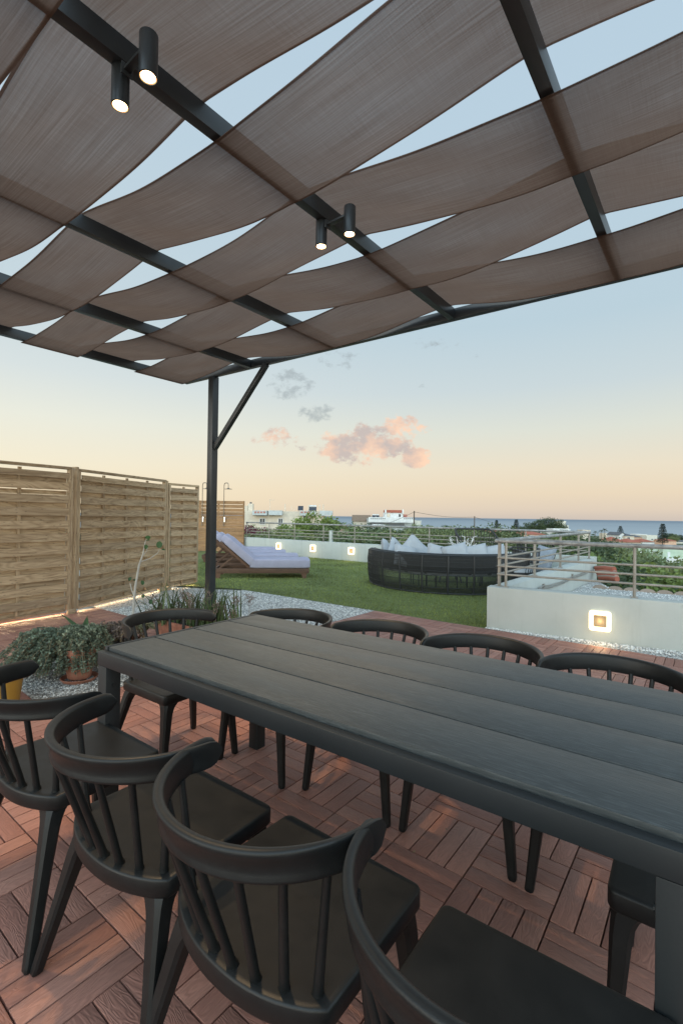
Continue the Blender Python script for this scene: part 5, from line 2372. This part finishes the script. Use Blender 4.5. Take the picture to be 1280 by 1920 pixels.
X_, Y_, Z_ = sep.outputs
right = rampw(Z_, [(0, (203, 191, 180)), (.018, (219, 203, 184)), (.05, (229, 212, 186)), (.10, (230, 219, 197)), (.17, (217, 220, 209)), (.25, (198, 211, 215)), (.36, (183, 204, 215)), (.6, (182, 204, 219)), (1, (175, 198, 216))])
left = rampw(Z_, [(0, (239, 221, 186)), (.03, (243, 226, 192)), (.09, (240, 231, 206)), (.17, (230, 231, 218)), (.25, (212, 221, 221)), (.36, (195, 211, 218)), (.6, (185, 205, 218)), (1, (175, 198, 216))])
hl = mth('SQRT', mth('ADD', mth('MULTIPLY', X_, X_), mth('MULTIPLY', Y_, Y_)))
dot = mth('DIVIDE', mth('ADD', mth('MULTIPLY', X_, SUN_AZ.x), mth('MULTIPLY', Y_, SUN_AZ.y)), mth('MAXIMUM', hl, .001))
mr = N.new('ShaderNodeMapRange')
mr.interpolation_type = 'SMOOTHSTEP'
L.new(dot, mr.inputs[0])
for k, vv in enumerate((-.85, .25, 0, 1)):
    mr.inputs[k + 1].default_value = vv
sky = mixw(mr.outputs[0], right, left)
# afterglow around the set sun, behind and left of the view
mr2 = N.new('ShaderNodeMapRange')
mr2.interpolation_type = 'SMOOTHSTEP'
L.new(dot, mr2.inputs[0])
for k, vv in enumerate((.25, 1.0, 0, 1)):
    mr2.inputs[k + 1].default_value = vv
glow = mth('MULTIPLY', mr2.outputs[0], mth('POWER', mth('MAXIMUM', mth('SUBTRACT', 1.0, Z_), 0), 3.0))
sky = mixw(glow, sky, (1.15, 1.05, .90, 1))
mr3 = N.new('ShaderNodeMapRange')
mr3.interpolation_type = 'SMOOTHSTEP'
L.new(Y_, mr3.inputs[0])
for k, vv in enumerate((.05, -.65, 1.0, BACK_FILL)):
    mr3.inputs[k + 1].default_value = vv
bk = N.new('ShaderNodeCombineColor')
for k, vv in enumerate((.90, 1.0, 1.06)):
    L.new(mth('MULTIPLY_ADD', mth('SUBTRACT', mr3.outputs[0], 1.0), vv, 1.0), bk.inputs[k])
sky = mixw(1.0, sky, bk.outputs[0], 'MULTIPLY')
# physical sky adds its own tint
ns = N.new('ShaderNodeTexSky')
ns.sky_type = 'NISHITA'
ns.sun_disc = False
ns.sun_elevation = R(2.0)
ns.sun_rotation = math.atan2(SUN_AZ.x, SUN_AZ.y)
nsm = mixw(1.0, ns.outputs[0], (.06, .06, .06, 1), 'MULTIPLY')
sky = mixw(.06, sky, nsm)
# clouds: noise shaped patches high over the sea
yy = mth('MAXIMUM', Y_, .02)
u_, v_ = mth('DIVIDE', X_, yy), mth('DIVIDE', Z_, yy)
cmb = N.new('ShaderNodeCombineXYZ')
L.new(u_, cmb.inputs[0])
L.new(v_, cmb.inputs[1])


def wnoise(scale, detail=6, rough=.6, off=0.0):
    mp = N.new('ShaderNodeMapping')
    mp.inputs['Location'].default_value = (off, off * .7, off * .3)
    mp.inputs['Scale'].default_value = (1.0, 1.35, 1)
    L.new(cmb.outputs[0], mp.inputs[0])
    x = N.new('ShaderNodeTexNoise')
    x.inputs['Scale'].default_value = scale
    x.inputs['Detail'].default_value = detail
    x.inputs['Roughness'].default_value = rough
    L.new(mp.outputs[0], x.inputs['Vector'])
    return x.outputs['Fac']


nA = wnoise(22, 8, .62)
nB = wnoise(60, 5, .6, 3.1)
nC = wnoise(14, 4, .55, 7.7)


def ell(lst):
    acc = None
    for px, py, rx, ry, wt in lst:
        p = at(px, py, 1.0)
        cu, cv = p.x, p.z - H
        du = mth('DIVIDE', mth('SUBTRACT', u_, cu), rx / FP)
        dv = mth('DIVIDE', mth('SUBTRACT', v_, cv), ry / FP)
        d2 = mth('ADD', mth('MULTIPLY', du, du), mth('MULTIPLY', dv, dv))
        mk = mth('MULTIPLY', mth('SUBTRACT', 1.0, d2, None, True), wt)
        acc = mk if acc is None else mth('MAXIMUM', acc, mk)
    return acc


def dens(mask, nz, lo, hi):
    s = mth('ADD', mth('MULTIPLY', mask, .62), mth('MULTIPLY', mth('SUBTRACT', nz, .5), 2.0))
    x = N.new('ShaderNodeMapRange')
    x.interpolation_type = 'SMOOTHSTEP'
    L.new(s, x.inputs[0])
    for k, vv in enumerate((lo, hi, 0, 1)):
        x.inputs[k + 1].default_value = vv
    gate = mth('MULTIPLY', mask, 6.0, None, True)
    return mth('MULTIPLY', x.outputs[0], gate)


nAB = mth('ADD', mth('MULTIPLY', nA, .62), mth('MULTIPLY', nB, .38))
pink = ell([(640, 838, 66, 40, 1), (690, 826, 62, 42, 1), (735, 842, 52, 34, .95), (776, 858, 46, 26, 1.1), (755, 800, 62, 30, .85), (668, 860, 40, 22, .8), (520, 820, 52, 30, .72), (484, 826, 24, 14, .55), (566, 838, 22, 12, .5)])
grey = ell([(546, 720, 54, 44, .72), (592, 775, 44, 24, .8), (640, 668, 60, 34, .5), (804, 720, 34, 14, .5), (820, 645, 60, 20, .42), (880, 664, 40, 14, .4)])
dp = dens(pink, nAB, .24, .52)
dg = dens(grey, nAB, .22, .55)
pc_ = rampw(nC, [(.38, (190, 176, 172)), (.48, (222, 190, 172)), (.60, (248, 206, 176))])
up_ = N.new('ShaderNodeNewGeometry')
sky = mixw(mth('MULTIPLY', dp, .86), sky, pc_)
sky = mixw(mth('MULTIPLY', dg, .62), sky, srgb(150, 160, 164))
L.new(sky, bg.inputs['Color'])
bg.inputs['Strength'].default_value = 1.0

sun = bpy.data.lights.new('sun', 'SUN')
sun.energy = .25
sun.angle = R(25)
sun.color = (1, .86, .70)
so = bpy.data.objects.new('sun', sun)
col.objects.link(so)
sd = (SUN_AZ * math.cos(R(14)) + UPZ * math.sin(R(14)))
so.rotation_euler = sd.to_track_quat('Z', 'Y').to_euler()

vs = sc.view_settings
vs.view_transform = 'Standard'
vs.look = 'None'
vs.exposure = .16
vs.gamma = 1
vs.use_curve_mapping = False
sc.cycles.max_bounces = 8
sc.cycles.transparent_max_bounces = 12
sc.cycles.sample_clamp_indirect = 4
sc.cycles.caustics_reflective = False
sc.cycles.caustics_refractive = False
try:
    sc.cycles.use_denoising = True
except Exception:
    pass
